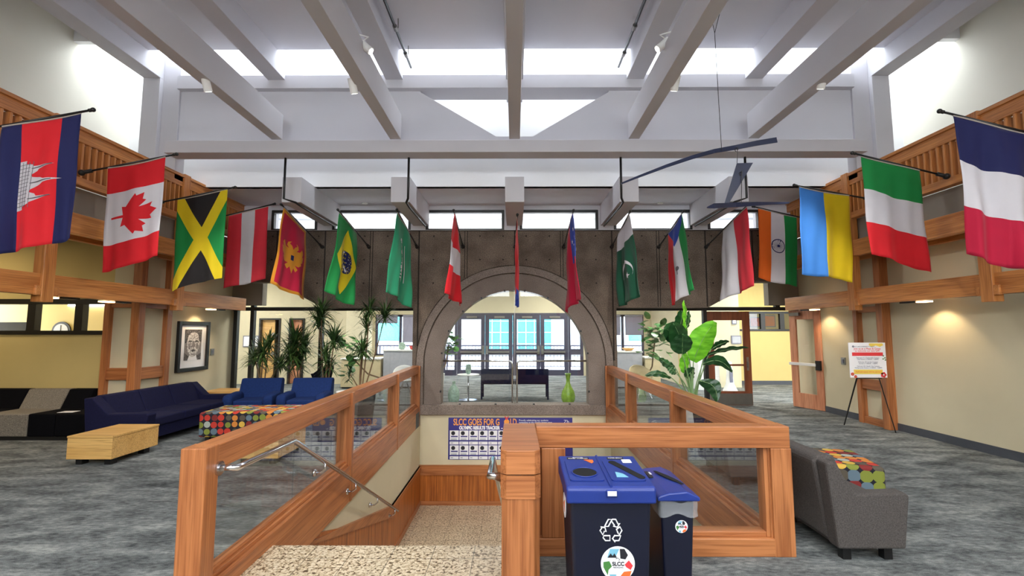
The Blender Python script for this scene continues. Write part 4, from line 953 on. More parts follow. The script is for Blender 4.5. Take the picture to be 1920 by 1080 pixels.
# round white tables
def round_table(loc, label, h=.55, r=.32, group=None):
    t = thing('round_table', label, 'table', (0, 0, 0), group)
    MB().lathe((0, 0, 0), [(r - .01, h - .025), (r, h - .015), (r, h - .005), (r - .005, h)], 32).build('table_top', 'white_paint', t, smooth=False)
    MB().tube([(0, 0, .02), (0, 0, h - .02)], .022, 12).build('pedestal', 'chrome', t, smooth=True); MB().lathe((0, 0, 0), [(r * .8, 0), (r * .8, .008), (.04, .025)], 28).build('table_base', 'chrome', t)
    t.location = loc; return t
round_table((-3.2, 9.45, 0), 'small round white table beside the potted plants, near the stair railing', .5, .26)
round_table((-1.13, 11.85, 0), 'small round pedestal table holding a glass, behind the arched window', .62, .27)
q = at(880, 722, y=11.85)
t = thing('glass_vase', 'small green glass tumbler on the round table behind the arched window', 'vase', (-1.13, 11.85, .62))
MB().lathe((-1.13, 11.85, .62), [(.035, 0), (.06, .04), (.075, .12), (.06, .2), (.066, .235)], 20).build('glass_body', 'vase_teal', t, smooth=True)
# tall vases
def vase(x, y, s, mat, lab, prof):
    t = tag(MB().lathe((x, y, 0), [(r * s, z * s) for r, z in prof], 28).build('floor_vase', mat, smooth=True), lab, 'vase')
vase(-1.37, 10.95, 1.0, 'vase_teal', 'tall pale green floor vase behind the left of the arched window', [(.05, 0), (.09, .05), (.125, .15), (.135, .25), (.115, .35), (.07, .43), (.032, .47), (.032, .5), (.042, .54)])
vase(1.2, 10.95, 1.0, 'vase_green', 'tall yellow green glass floor vase behind the right of the arched window', [(.06, 0), (.11, .05), (.15, .14), (.158, .22), (.135, .32), (.08, .42), (.045, .5), (.042, .58), (.055, .67), (.07, .72)])
# waiting bench in the lobby
t = thing('waiting_bench', 'dark blue two-back waiting bench behind the arched window', 'bench', (-.0, 12.0, 0))
MB().box(-.83, .83, 11.98, 12.5, .36, .44).build('seat', 'navy_fabric', t, bevel=.01)
for a, b in ((-.83, -.05), (.02, .83)): MB().box(a + .02, b, 11.92, 11.98, .38, .74).build('backrest', 'navy_fabric', t, bevel=.015)
for x in (-.81, .81):
    MB().box(x - .02, x + .02, 11.9, 11.95, 0, .72).build('leg', 'navy_fabric', t); MB().box(x - .02, x + .02, 12.42, 12.47, 0, .36).build('leg', 'navy_fabric', t)
q = at(115, 619, y=10.28)
t = thing('wall_clock', 'round dark wall clock half hidden below the black-framed strip window', 'clock', (q.x, 10.28, q.z - .2))
MB().tube([(q.x, 10.27, q.z - .02), (q.x, 10.3, q.z - .02)], .2, 32).build('clock_rim', 'black_metal', t); MB().tube([(q.x, 10.262, q.z - .02), (q.x, 10.27, q.z - .02)], .155, 32).build('clock_face', 'pot_white', t)
MB().box(q.x - .006, q.x + .006, 10.256, 10.262, q.z - .02, q.z + .11).build('clock_hand', 'black_metal', t)
q = at(20, 612, y=9.4)
t = thing('monitor', 'dark screen standing behind the leftmost pane of the strip window', 'screen', (q.x, 9.4, 0)); MB().box(q.x - .35, q.x + .35, 9.38, 9.42, 1.3, 1.84).build('screen', 'black_metal', t, bevel=.01); MB().box(q.x - .05, q.x + .05, 9.36, 9.44, .74, 1.3).build('stand', 'black_metal', t)
t = thing('desk', 'plain desk hidden behind the recess wall, under the dark screen', 'table', (q.x, 9.4, 0)); MB().box(q.x - .7, q.x + .7, 9.1, 9.8, .7, .74).build('table_top', 'maple', t); MB().box(q.x - .66, q.x - .6, 9.15, 9.75, 0, .7).box(q.x + .6, q.x + .66, 9.15, 9.75, 0, .7).build('leg', 'black_metal', t)
# lobby counters
def counter(x0, x1, y0, y1, h, lab, mat, px=None):
    t = thing('counter', lab, 'counter', ((x0 + x1) / 2, (y0 + y1) / 2, 0))
    MB().box(x0 + .02, x1 - .02, y0 + .02, y1, .05, h - .04).build('counter_body', mat, t); MB().box(x0, x1, y0, y1 + .02, h - .04, h).build('counter_top', 'white_paint', t, bevel=.004)
    box('toe_kick', 'black_metal', (x0 + .04, x1 - .04, y0 + .06, y1 - .02, 0, .05), t)
Y = 14.2
a, b = at(717, 680, y=Y).x, at(772, 680, y=Y).x
counter(a, b + .3, Y, Y + .7, 1.12, 'tall pale grey counter with bowls on it, behind the left storefront', 'counter_grey')
c = at(640, 690, y=Y).x; counter(c, a - .02, Y - .1, Y + .6, .88, 'lower beige counter behind the left storefront plants', 'beige_panel')
t = thing('glass_jar', 'round clear jar on the tall counter behind the left storefront', 'jar', (a + .5, Y + .3, 1.12)); MB().lathe((a + .5, Y + .3, 1.12), [(.06, 0), (.1, .05), (.11, .12), (.06, .19), (.07, .21)], 20).build('jar_body', 'vase_teal', t, smooth=True)
t = thing('red_bowl', 'small red pot on the tall counter behind the left storefront', 'bowl', (a + .82, Y + .3, 1.12)); MB().lathe((a + .82, Y + .3, 1.12), [(.05, 0), (.09, .03), (.1, .1), (.095, .11)], 20).build('bowl_body', 'red_glaze', t, smooth=True)
a, b = at(1160, 680, y=Y).x, at(1206, 680, y=Y).x
counter(a - .2, b, Y, Y + .6, 1.08, 'tall pale grey counter behind the right storefront', 'counter_grey')
counter(b + .02, at(1238, 690, y=Y).x, Y - .1, Y + .5, .92, 'lower beige counter behind the right storefront', 'beige_panel')
t = thing('bowl', 'shallow brown bowl on the tall counter behind the right storefront', 'bowl', ((a + b) / 2, Y + .3, 1.08)); MB().lathe(((a + b) / 2, Y + .3, 1.08), [(.08, 0), (.16, .05), (.19, .08), (.18, .085)], 20).build('bowl_body', 'maple', t, smooth=True)
# shell chairs in the lobby
def shell(loc, lab, mat, rz):
    t = thing('shell_chair', lab, 'chair', (0, 0, 0), 'lobby shell chairs')
    b_ = MB(); n_ = 14; rows = []
    for j in range(8):
        v = j / 7; z = .42 + .38 * v; r_ = .24 + .07 * v
        for i in range(n_ + 1):
            an = -PI * .12 + (PI * 1.24) * i / n_; b_.v.append(Vector((r_ * math.cos(an), r_ * math.sin(an) * .9, z - .22 * (1 - math.sin(max(0, min(PI, an)))) * v)))
    for j in range(7):
        for i in range(n_): k0 = j * (n_ + 1) + i; b_.f.append((k0, k0 + 1, k0 + n_ + 2, k0 + n_ + 1)); b_.m.append(0)
    o_ = b_.build('shell_back', mat, t, smooth=True); so = o_.modifiers.new('s', 'SOLIDIFY'); so.thickness = .02
    MB().lathe((0, 0, 0), [(.2, .4), (.25, .43), (.25, .45)], 20).build('seat', mat, t)
    for k_ in range(4):
        an = PI / 4 + k_ * PI / 2; MB().tube([(.05 * math.cos(an), .05 * math.sin(an), .4), (.26 * math.cos(an), .26 * math.sin(an), .0)], .011, 8).build('leg', 'chrome', t)
    t.location = loc; turn(t, rz)
shell((-2.75, 12.2, 0), 'white shell chair on chrome legs seen past the far end of the left railing', 'white_paint', 20)
shell((-4.9, 12.3, 0), 'dark office shell chair behind the left storefront plants', 'black_fabric', -30)
shell((3.2, 12.3, 0), 'tan shell chair behind the right storefront, beyond the big-leaved plant', 'beige_panel', 10)
# cabinet and fan by the brown door
t = thing('file_cabinet', 'low white drawer cabinet seen through the brown glazed door', 'cabinet', (5.45, 14.15, 0)); MB().box(5.22, 5.85, 13.9, 14.45, .0, .95).build('cabinet_body', 'white_paint', t)
for z in (.08, .36, .64): 
    d_ = MB().box(5.24, 5.83, 13.88, 13.9, z, z + .26).build('drawer', 'white_paint', t, bevel=.004); MB().box(5.45, 5.6, 13.865, 13.88, z + .17, z + .19).build('drawer_handle', 'steel', d_)
t = thing('tower_fan', 'white flared tower fan standing on the lobby carpet behind the brown door', 'fan', (6.0, 13.6, 0)); MB().lathe((6.0, 13.6, 0), [(.2, 0), (.19, .03), (.11, .2), (.08, .5), (.07, .8), (.02, .83)], 20).build('fan_body', 'white_paint', t, smooth=True)
MB().box(5.96, 6.04, 13.48, 13.52, .25, .6).build('fan_grille', 'grey_print', t)
for px, pv, w_, h_, m_, lab in ((470, 640, .5, .36, 'paper_white', 'small framed print on the lobby wall behind the left storefront, left of the plants'), (1331 + 50, 637, .3, .25, 'counter_grey', 'small grey notice on the wall seen through the brown door'), (1377, 603, .14, .16, 'paper_white', 'small white wall device above the notice, through the brown door'),
                             (1419, 604, .5, .36, 'red_print', 'reddish painting seen through the corridor strip window'), (1443, 602, .42, .42, 'orange_print', 'painting with a round red flower seen through the corridor strip window')):
    yy = PY - .03 if px < 500 else (14.47 if px < 1400 else 17.17)
    c_ = at(px, pv, y=yy); t = thing('framed_picture' if px < 500 or px > 1400 else 'notice', lab, 'picture', c_)
    MB().box(c_.x - w_ / 2, c_.x + w_ / 2, yy - .0, yy + .028, c_.z - h_ / 2, c_.z + h_ / 2).build('picture_frame', 'grey_print', t); MB().box(c_.x - w_ / 2 + .03, c_.x + w_ / 2 - .03, yy - .004, yy, c_.z - h_ / 2 + .03, c_.z + h_ / 2 - .03).build('picture_sheet', m_, t)

# oak doors
def glazed_door(name_i, W_, H_, mat, loc, ang, lab, kick=False, bar=False):
    t = struct(thing('door_%d' % name_i, lab, 'door', (0, 0, 0))); del t['category']
    s_ = .16; b_ = MB()
    b_.box(0, s_, -.022, .022, .01, H_).box(W_ - s_, W_, -.022, .022, .01, H_).box(s_, W_ - s_, -.022, .022, H_ - .2, H_).box(s_, W_ - s_, -.022, .022, .01, .32)
    b_.build('door_leaf', mat, t, bevel=.003); MB().box(s_, W_ - s_, -.004, .004, .32, H_ - .2).build('door_pane', 'glass', t)
    if kick:
        MB().box(.01, W_ - .01, -.026, -.021, .02, .27).build('kick_plate', 'steel', t); MB().box(s_, W_ - s_, -.03, .03, .88, .92).build('mid_bar', 'brown_door', t)
        MB().box(W_ - .11, W_ - .06, -.03, -.02, .78, 1.08).box(W_ - .1, W_ - .07, -.06, -.03, .84, .98).build('door_handle', 'steel', t)
    if bar:
        MB().box(.0, W_ - .12, -.085, -.035, .92, .98).build('push_bar', 'white_paint', t, bevel=.006); MB().box(W_ - .13, W_ - .02, -.07, -.02, .84, 1.04).build('latch_case', 'black_metal', t)
        MB().box(.06, .3, -.09, -.022, H_ - .12, H_ - .05).build('door_closer', 'steel', t); MB().tube([(W_ - .03, .022, .8), (W_ - .03, .08, .8)], .025, 10).build('door_knob', 'black_metal', t)
    t.location = loc; t.rotation_euler.z = ang
xd0 = at(1327, 700, y=SY).x; xd1 = at(1409, 700, y=SY).x
glazed_door(9, xd1 - xd0, 2.11, 'brown_door', (xd0, SY - .0, 0), 0, 'brown wooden glazed door with kick plate', kick=True)
h_ = at(1489, 762, z=0); e_ = at(1549, 772, z=0); h_.y = min(h_.y, SY - .1)
v_ = e_ - h_; glazed_door(10, v_.length, 2.12, 'door_oak', (h_.x, h_.y, 0), math.atan2(v_.y, v_.x), 'oak glazed door standing open against the right wall with a chrome push bar', bar=True)

# easel sign
t = thing('easel_sign', 'white flowered welcome sign on a thin black easel against the right wall', 'sign', (5.75, 8.6, 0))
ye = 8.0
c0 = at(1590, 640, y=ye); c1 = at(1659, 645, y=ye); bz = at(1625, 708, y=ye).z
X0, X1, Z1_ = c0.x, c1.x, (c0.z + c1.z) / 2; H_ = Z1_ - bz; W_ = X1 - X0
MB().box(X0, X1, ye - .006, ye + .006, bz, Z1_).build('sign_board', 'paper_white', t)
def sg(nm, pts, mat, k_=1): MB().prism([(X0 + a * W_, ye - .006 - .001 * k_, bz + b * H_) for a, b in pts], (0, -.001, 0)).build(nm, mat, t)
sg('red_band', [(.08, .62), (.92, .62), (.92, .72), (.08, .72)], 'red_print'); sg('yellow_band', [(.1, .1), (.88, .1), (.88, .23), (.1, .23)], 'yellow_print')
def flower(cx, cy, r_, mat, c2):
    for k_ in range(5):
        an = k_ * 2 * PI / 5; sg('printed_petal', [(cx + r_ * .6 * math.cos(an) + r_ * .5 * math.cos(2 * PI * i / 10), cy + r_ * .6 * math.sin(an) + r_ * .5 * math.sin(2 * PI * i / 10)) for i in range(10)], mat)
    sg('printed_centre', [(cx + r_ * .3 * math.cos(2 * PI * i / 10), cy + r_ * .3 * math.sin(2 * PI * i / 10)) for i in range(10)], c2, 2)
flower(.9, .08, .075, 'red_print', 'paper_white'); flower(.06, .1, .045, 'red_print', 'yellow_print'); flower(.14, .03, .04, 'red_print', 'yellow_print')
sg('printed_petal', [(.56, .98), (.92, .98), (.95, .93), (.85, .88), (.74, .92), (.62, .88), (.55, .93)], 'yellow_print')
for a_, b_ in ((.93, .62), (.97, .56), (.92, .53), (.98, .5)): sg('printed_leaf', [(a_ - .03, b_), (a_, b_ + .03), (a_ + .02, b_), (a_, b_ - .02)], 'green_print')
sg('printed_emblem', [(.12 + .03 * math.cos(i), .89 + .03 * math.sin(i)) for i in range(6)], 'grey_print')
def ST(body, ax, az, size, mat, nm='sign_text', wide=1): text(nm, body, size, mat, (X0 + ax * W_, ye - .0085, bz + az * H_), FRONT, t, wide, 'CENTER', .0006)
ST('SALT LAKE COMMUNITY COLLEGE', .42, .875, .024, 'grey_print', wide=.9); ST('Join us at a Meet & Greet', .5, .8, .05, 'red_print', wide=.85); ST('to welcome our new GM!', .5, .74, .045, 'red_print', wide=.85)
ST('The Thayne Center', .5, .655, .035, 'red_print'); 
for i, (a_, b_) in enumerate((('February 11 | Taylorsville Campus', 'Oak Room | 11:00AM - 1:00PM'), ('February 18 | Jordan Campus', 'Atrium | 11:00AM - 1:00PM'), ('February 20 | South City Campus', 'Multipurpose Room | 11:00AM - 1:00PM'))):
    ST(a_, .5, .55 - i * .12, .027, 'grey_print'); ST(b_, .5, .505 - i * .12, .027, 'grey_print')
ST('Refreshments will be served!', .5, .145, .036, 'orange_print')
top_ = ((X0 + X1) / 2, ye + .1, 1.6)
for px, pv in ((1583, 797), (1680, 812)):
    q = at(px, pv, z=0); MB().tube([(q.x, q.y, 0), (top_[0] + (q.x - top_[0]) * .15, ye + .03, 1.4)], .008, 8).build('leg', 'black_metal', t)
MB().tube([(top_[0] + .05, ye + .75, 0), (top_[0], ye + .04, 1.4)], .008, 8).build('leg', 'black_metal', t); MB().tube([(X0 + .1, ye - .01, bz - .01), (X1 - .1, ye - .01, bz - .01)], .008, 8).build('easel_ledge', 'black_metal', t)

# ================================================================ plants
def leaf_strip(mb, base, dirv, length, width, droop, n=5, fold=.0):
    d = Vector(dirv).normalized(); side = d.cross(Vector((0, 0, 1)));
    if side.length < .05: side = Vector((1, 0, 0))
    side.normalize(); p = Vector(base); o = len(mb.v)
    for i in range(n + 1):
        u = i / n; w = width * (math.sin(PI * min(1, .12 + u * .88)) ** .7 if i < n else .02)
        mb.v += [p + side * w / 2, p - side * w / 2]
        p = p + d * length / n; d = (d + Vector((0, 0, -droop / n))).normalized()
    for i in range(n): a = o + 2 * i; mb.f.append((a, a + 1, a + 3, a + 2)); mb.m.append(0)
def dracaena(loc, label, stems, potr=.17, poth=.4, seed=1):
    rnd = random.Random(seed); t = thing('dracaena_plant', label, 'plant', loc, 'dracaenas by the storefront'); L0 = Vector(loc)
    MB().lathe(loc, [(potr * .8, 0), (potr, poth * .95), (potr, poth), (potr - .02, poth)], 24).build('pot', 'pot_white', t, smooth=False); MB().tube([L0 + Vector((0, 0, poth - .02)), L0 + Vector((0, 0, poth + .004))], potr - .02, 20).build('soil', 'soil', t)
    for (px, pv, dy, rad, nl) in stems:
        e = at(px, pv, y=L0.y + dy); b0 = L0 + Vector((rnd.uniform(-.06, .06), rnd.uniform(-.06, .06), poth))
        mid = b0.lerp(e, .5) + Vector((rnd.uniform(-.06, .06), rnd.uniform(-.05, .05), .05)); 
        path = [(1 - u) ** 2 * b0 + 2 * u * (1 - u) * mid + u * u * e for u in [i / 7 for i in range(8)]]
        MB().tube(path, .016, 7, r2=.01).build('stem', 'stem', t, smooth=True)
        mb = MB()
        for k_ in range(int(nl * 1.9)):
            az = rnd.uniform(0, 2 * PI); el = rnd.uniform(-.35, 1.35); ln = rad * rnd.uniform(.95, 1.45)
            leaf_strip(mb, e + Vector((0, 0, rnd.uniform(-.16, .04))), (math.cos(az) * math.cos(el), math.sin(az) * math.cos(el), math.sin(el)), ln, .026, rnd.uniform(.5, 1.3), 4)
        mb.build('foliage', 'palm_leaf', t, fix=False)
dracaena((-5.2, 9.98, 0), 'bushy dracaena leftmost of the storefront plants, behind the left blue armchair', [(495, 660, -.1, .33, 70), (478, 672, .1, .3, 50), (525, 680, 0, .3, 50), (505, 645, .1, .3, 40)], seed=3)
dracaena((-4.5, 10.0, 0), 'dense dracaena second from the left, between the two blue armchairs', [(553, 640, 0, .42, 80), (570, 650, .1, .4, 70), (545, 665, -.1, .38, 60), (560, 680, .1, .36, 60)], seed=5)
dracaena((-3.85, 9.85, 0), 'tallest dracaena reaching up to the concrete wall, behind the right blue armchair', [(603, 586, -.1, .34, 70), (597, 603, .1, .36, 55), (627, 638, 0, .36, 75), (618, 680, .1, .3, 45), (610, 668, -.1, .28, 30)], seed=8)
dracaena((-3.1, 9.85, 0), 'spindly dracaena with starry leaf heads, rightmost of the storefront plants', [(692, 580, 0, .3, 50), (722, 590, .0, .32, 60), (688, 608, .1, .3, 30), (680, 655, .0, .3, 80), (655, 700, .1, .16, 20)], seed=11)
# big-leaved plant beside the right railing
PL = (2.78, 7.6, 0)
t = thing('bird_of_paradise', 'big-leaved banana-like plant in a pale pot beside the right stair railing', 'plant', PL)
MB().lathe(PL, [(.17, 0), (.22, .5), (.225, .53), (.2, .53)], 28).build('pot', 'pot_white', t); MB().tube([(2.78, 7.6, .48), (2.78, 7.6, .5)], .195, 20).build('soil', 'soil', t)
def big_leaf(pts, mat, seg=12, yb=7.6, dy=0, nm='leaf'):
    """blade: base px, tip px, half-width px, sideways bend px, depth offsets"""
    (bx, bv), (tx, tv), hw, bend, d0, d1, tilt = pts
    base = at(bx, bv, y=yb + d0); tip = at(tx, tv, y=yb + d1); ax = (tip - base); L_ = ax.length; axn = ax.normalized()
    perp = Vector((axn.z, 0, -axn.x)); perp.normalize(); nrm = axn.cross(perp).normalized(); w_ = hw / F * yb
    perp2 = (perp * math.cos(tilt) + nrm * math.sin(tilt)).normalized(); nr2 = axn.cross(perp2).normalized()
    mb = MB(); cols_ = 6
    for i in range(seg + 1):
        u = i / seg; c_ = base + ax * u + perp * (bend / F * yb) * math.sin(PI * u); w = w_ * (math.sin(PI * (u * .94 + .03)) ** .6) * (1.08 - .25 * u)
        for j in range(cols_ + 1):
            s_ = j / cols_ * 2 - 1; mb.v.append(c_ + perp2 * w * s_ + nr2 * (abs(s_) * .18 * w + .012 * math.sin(i * 1.9 + j)))
    for i in range(seg):
        for j in range(cols_): a = i * (cols_ + 1) + j; mb.f.append((a, a + 1, a + cols_ + 2, a + cols_ + 1)); mb.m.append(0)
    o = mb.build(nm, mat, t, smooth=True, fix=False)
    rt = Vector((PL[0] + random.uniform(-.05, .05), PL[1] + random.uniform(-.05, .05), .5)); md = rt.lerp(base, .5) + Vector((0, 0, .12))
    MB().tube([(1 - u) ** 2 * rt + 2 * u * (1 - u) * md + u * u * base for u in [k / 8 for k in range(9)]], .013, 7, r2=.007).build('stalk', 'stalk', t, smooth=True)
    MB().tube([base + ax * u + perp * (bend / F * yb) * math.sin(PI * u) - nr2 * .004 for u in [k / 8 for k in range(9)]], .006, 5, r2=.002).build('leaf_vein', 'stalk', t, smooth=True)
for p_ in (((1300, 678), (1340, 603), 25, -4, 0, -.1, .1, 'bright_leaf'), ((1284, 638), (1282, 563), 9, 3, .1, .05, .7, 'bright_leaf'), ((1283, 700), (1285, 660), 11, 0, 0, 0, .3, 'bright_leaf'),
           ((1279, 660), (1262, 606), 22, 4, .1, -.1, .2, 'banana_leaf'), ((1280, 634), (1245, 616), 22, 2, .15, 0, .1, 'banana_leaf'), ((1279, 664), (1280, 626), 22, 0, -.1, -.2, .1, 'banana_leaf'),
           ((1272, 622), (1278, 582), 14, 2, .2, .2, .4, 'banana_leaf'), ((1286, 618), (1292, 583), 8, 2, .1, .1, .6, 'banana_leaf'), ((1265, 688), (1236, 671), 9, -2, 0, 0, .5, 'banana_leaf'),
           ((1318, 682), (1373, 697), 11, -13, 0, -.1, .5, 'banana_leaf'), ((1320, 668), (1403, 652), 7, -4, .1, .1, .8, 'banana_leaf'), ((1333, 655), (1367, 640), 8, -2, .2, .2, .5, 'banana_leaf'),
           ((1312, 714), (1345, 752), 14, -12, -.1, -.2, .3, 'banana_leaf'), ((1258, 708), (1210, 704), 7, 6, 0, -.1, .6, 'banana_leaf'), ((1285, 708), (1302, 690), 11, 0, .0, 0, .5, 'banana_leaf'), ((1268, 700), (1252, 690), 8, 1, -.1, -.1, .5, 'banana_leaf'), ((1296, 716), (1298, 690), 10, 0, .1, 0, .5, 'banana_leaf')):
    big_leaf(p_[:7], p_[7])
# fiddle-leaf figs in the lobby
def fig(loc, label, cx, cv, spread, n_, potr=.2, seed=2):
    rnd = random.Random(seed); L0 = Vector(loc); t = thing('fig_tree', label, 'plant', loc, 'lobby fig trees')
    MB().lathe(loc, [(potr * .8, 0), (potr, .4), (potr - .02, .4)], 20).build('pot', 'pot_white', t)
    top_ = at(cx, cv, y=L0.y)
    MB().tube([L0 + Vector((0, 0, .38)), L0.lerp(top_, .5) + Vector((.05, 0, 0)), top_], .02, 8).build('stem', 'stem', t, smooth=True)
    mb = MB()
    for k_ in range(n_):
        c_ = top_ + Vector((rnd.gauss(0, spread * .4), rnd.gauss(0, spread * .35), rnd.gauss(0, spread * .6)))
        d = Vector((rnd.uniform(-1, 1), rnd.uniform(-1, 1), rnd.uniform(-.4, .8))); leaf_strip(mb, c_, d, .26, .19, .7, 5)
    mb.build('foliage', 'fig_leaf', t, fix=False)
fig((3.45, 12.9, 0), 'fiddle-leaf fig behind the right storefront glass, left of the big-leaved plant', 1228, 636, .42, 70, seed=4)
fig((-2.3, 14.6, 0), 'fiddle-leaf fig at the left edge of the arched window', 842, 645, .35, 45, seed=6)
fig((-3.55, 13.1, 0), 'light green leafy plant behind the starry dracaena, inside the lobby', 655, 665, .4, 60, seed=9)
# ================================================================ flags
def flag(label, B, T, s0, s1, drop, swing, cloth_fn, sbreaks, tbreaks, emblems=(), wave=.035, ph=0., narrow=0., lean=0., bend=0., twist=0.):
    B, T = Vector(B), Vector(T); t = thing('flag', label, 'flag', B, 'national flags on angled poles')
    d = (T - B); L_ = d.length; dn = d.normalized(); e = Vector((d.x, d.y, 0)).normalized(); n = e.cross(Vector((0, 0, 1)))
    MB().tube([B, T], .0125, 10).build('pole', 'black_metal', t, smooth=True)
    MB().sphere(T + dn * .035, .026).tube([T - dn * .01, T + dn * .02], .02, 10).build('finial', 'black_metal', t, smooth=True)
    MB().tube([B - dn * .03, B + dn * .12], .026, 12).sphere(B, .042).build('pole_bracket', 'black_metal', t, smooth=True)
    def pt(s, q, off=0.):
        a = s0 + (s1 - s0) * s; a = a + (.5 * (s0 + s1) - a) * narrow * q
        p = B + d * a + Vector((0, 0, -.016)) - Vector((0, 0, drop * q)) + e * (swing * q * q) + e * (lean * q * (1 - s))
        f_ = wave * (q ** .55) * (math.sin(2 * PI * (s * 1.6 + ph) + q * 1.6) + .45 * math.sin(2 * PI * (s * 3.3 + ph * 2) - q * 2.1)) + .012 * math.sin(q * 9 + s * 5 + ph * 7) + bend * q * math.sin(PI * s)
        p += e * (.018 * q * math.sin(s * 9 + ph * 5)) + Vector((0, 0, -.012 * math.sin(PI * s) * (1 - q) + .02 * q * math.sin(s * 5 + ph * 9)))
        return p + n * (f_ + off + twist * q ** .7 * (s - .4) * 2)
    def lin(br, k_):
        out = []
        for a, b in zip(br, br[1:]):
            m_ = max(1, round((b - a) * k_)); out += [a + (b - a) * i / m_ for i in range(m_)]
        return out + [br[-1]]
    ss = lin([0] + list(sbreaks) + [1], 22); qs = lin([0] + list(tbreaks) + [1], 32)
    mats = []; mb = MB()
    for q in qs:
        for s in ss: mb.v.append(pt(s, q))
    ns = len(ss)
    for i in range(len(qs) - 1):
        for j in range(ns - 1):
            m_ = cloth_fn((qs[i] + qs[i + 1]) / 2, (ss[j] + ss[j + 1]) / 2)
            if m_ not in mats: mats.append(m_)
            a = i * ns + j; mb.f.append((a, a + 1, a + ns + 1, a + ns)); mb.m.append(mats.index(m_))
    o = mb.build('flag_cloth', mats, t, smooth=True, fix=False)
    sol = o.modifiers.new('hem', 'SOLIDIFY'); sol.thickness = .003; sol.offset = 0
    MB().tube([pt(i / 12, .0) + Vector((0, 0, .004)) for i in range(13)], .009, 6).build('flag_sleeve', ROSEW, t)
    for k_, (nm, pts, mat) in enumerate(emblems):
        lay = 1 + k_ * (.5 if len(emblems) < 8 else .12)
        for side in (-1, 1):
            bm = bmesh.new(); vs = [bm.verts.new((a, b, 0)) for a, b in pts]; fc = bm.faces.new(vs); fc.normal_update()
            bmesh.ops.triangulate(bm, faces=bm.faces[:], ngon_method='EAR_CLIP')
            for _ in range(6):
                lg = [ed for ed in bm.edges if ed.calc_length() > .05]
                if not lg: break
                bmesh.ops.subdivide_edges(bm, edges=lg, cuts=1); bmesh.ops.triangulate(bm, faces=[f_ for f_ in bm.faces if len(f_.verts) > 3])
            m2 = MB(); m2.v = [pt(v.co.y, v.co.x, side * .0035 * lay) for v in bm.verts]; bm.verts.index_update(); m2.f = [tuple(v.index for v in f_.verts) for f_ in bm.faces]; m2.m = [0] * len(m2.f); bm.free()
            if side == -1: acc = m2
            else: acc.add(m2.v, m2.f)
        acc.build(nm, mat, o, smooth=True, fix=False)
    return t
AR = 1.6   # fly / hoist
def circ(a, b, r, n_=24, r2=None): return [(a + r / AR * math.cos(2 * PI * i / n_), b + (r2 or r) * math.sin(2 * PI * i / n_)) for i in range(n_)]
def line(p, q, w):
    d = Vector((q[0] - p[0], q[1] - p[1])); 
    if d.length < 1e-6: return None
    n_ = Vector((-d.y, d.x)).normalized() * w; return [(p[0] + n_.x, p[1] + n_.y), (q[0] + n_.x, q[1] + n_.y), (q[0] - n_.x, q[1] - n_.y), (p[0] - n_.x, p[1] - n_.y)]
def star(a, b, r): return [(a + (r if i % 2 == 0 else r * .4) / AR * math.sin(PI * i / 5), b + (r if i % 2 == 0 else r * .4) * math.cos(PI * i / 5)) for i in range(10)]
GREY = cloth('greyline', srgb(110, 108, 116)); LGREY = cloth('lightgrey', srgb(222, 220, 226))
# Cambodia
temple = [(.30, .25), (.30, .34), (.325, .34), (.335, .42), (.35, .44), (.355, .52), (.37, .72), (.385, .52), (.40, .5), (.42, .42), (.44, .44), (.46, .56), (.475, .6), (.49, .8), (.505, .6), (.52, .56), (.54, .44), (.56, .42), (.58, .5), (.6, .52), (.615, .7), (.63, .52), (.64, .44), (.65, .42), (.665, .34), (.69, .34), (.69, .25)]
tl = [('temple_print', temple, LGREY)]
for b_ in (.29, .34, .38, .43): tl.append(('temple_line', line((.31, b_), (.68, b_), .004), GREY))
for a_ in [.33 + .03 * i for i in range(12)]: tl.append(('temple_line', line((a_, .25), (a_, .4), .002), GREY))
for a_ in (.37, .49, .615): tl.append(('temple_line', line((a_, .42), (a_, .7), .003), GREY))
# maple leaf
half = [(.0, -.5), (.02, -.5), (.03, -.22), (.22, -.26), (.2, -.17), (.45, .02), (.39, .05), (.44, .2), (.3, .17), (.27, .24), (.14, .1), (.19, .38), (.1, .33), (.0, .5)]
leafp = half + [(-a, b) for a, b in half[::-1][1:-1]]
leafp = [(.5 + a * .44, .5 + b * .78) for a, b in leafp]
cam_m = cam.rotation_euler.to_matrix().transposed()
def sidef(tip, inner, outer_u, y, **k):
    T = at(tip[0], tip[1], y=y); P = at(inner[0], inner[1], y=y); s = 1 if T.x > 0 else -1
    ub = inner[0] + s * 50 * 6.6 / y; vb = inner[1] + (inner[1] - tip[1]) / (inner[0] - tip[0]) * (ub - inner[0])
    B = at(ub, vb, x=s * 5.83)
    def along(u):
        lo_, hi_ = -.2, 1.2
        for _ in range(40):
            m_ = (lo_ + hi_) / 2; p = B + (T - B) * m_; q = cam_m @ (p - Vector((0, 0, EYE))); pu = 960 + F * q.x / -q.z
            if (pu < u) == (s < 0): lo_ = m_
            else: hi_ = m_
        return lo_
    return B, T, along(inner[0]), along(outer_u)
def stripes(*bs):
    def f_(q, s):
        for lim, m_ in bs:
            if s < lim: return m_
        return bs[-1][1]
    return f_
def vstr(*bs):
    def f_(q, s):
        for lim, m_ in bs:
            if q < lim: return m_
        return bs[-1][1]
    return f_
B, T, a, b = sidef((168, 207), (5, 236), 152, 5.3)
flag('navy and red flag with a white temple, hanging from the leftmost pole', B, T, a, b, 1.44, 0, stripes((.25, NAVY), (.75, RED), (1, NAVY)), (.25, .75), (), tl, ph=.1, wave=.045)
B, T, a, b = sidef((326, 290), (203, 314), 311, 6.62)
flag('red and white flag with a big red maple leaf, second pole from the left', B, T, a, b, 1.43, 0, vstr((.25, RED), (.75, WHITE), (1, RED)), (), (.25, .75), [('maple_leaf', leafp, RED)], ph=.35, wave=.03)
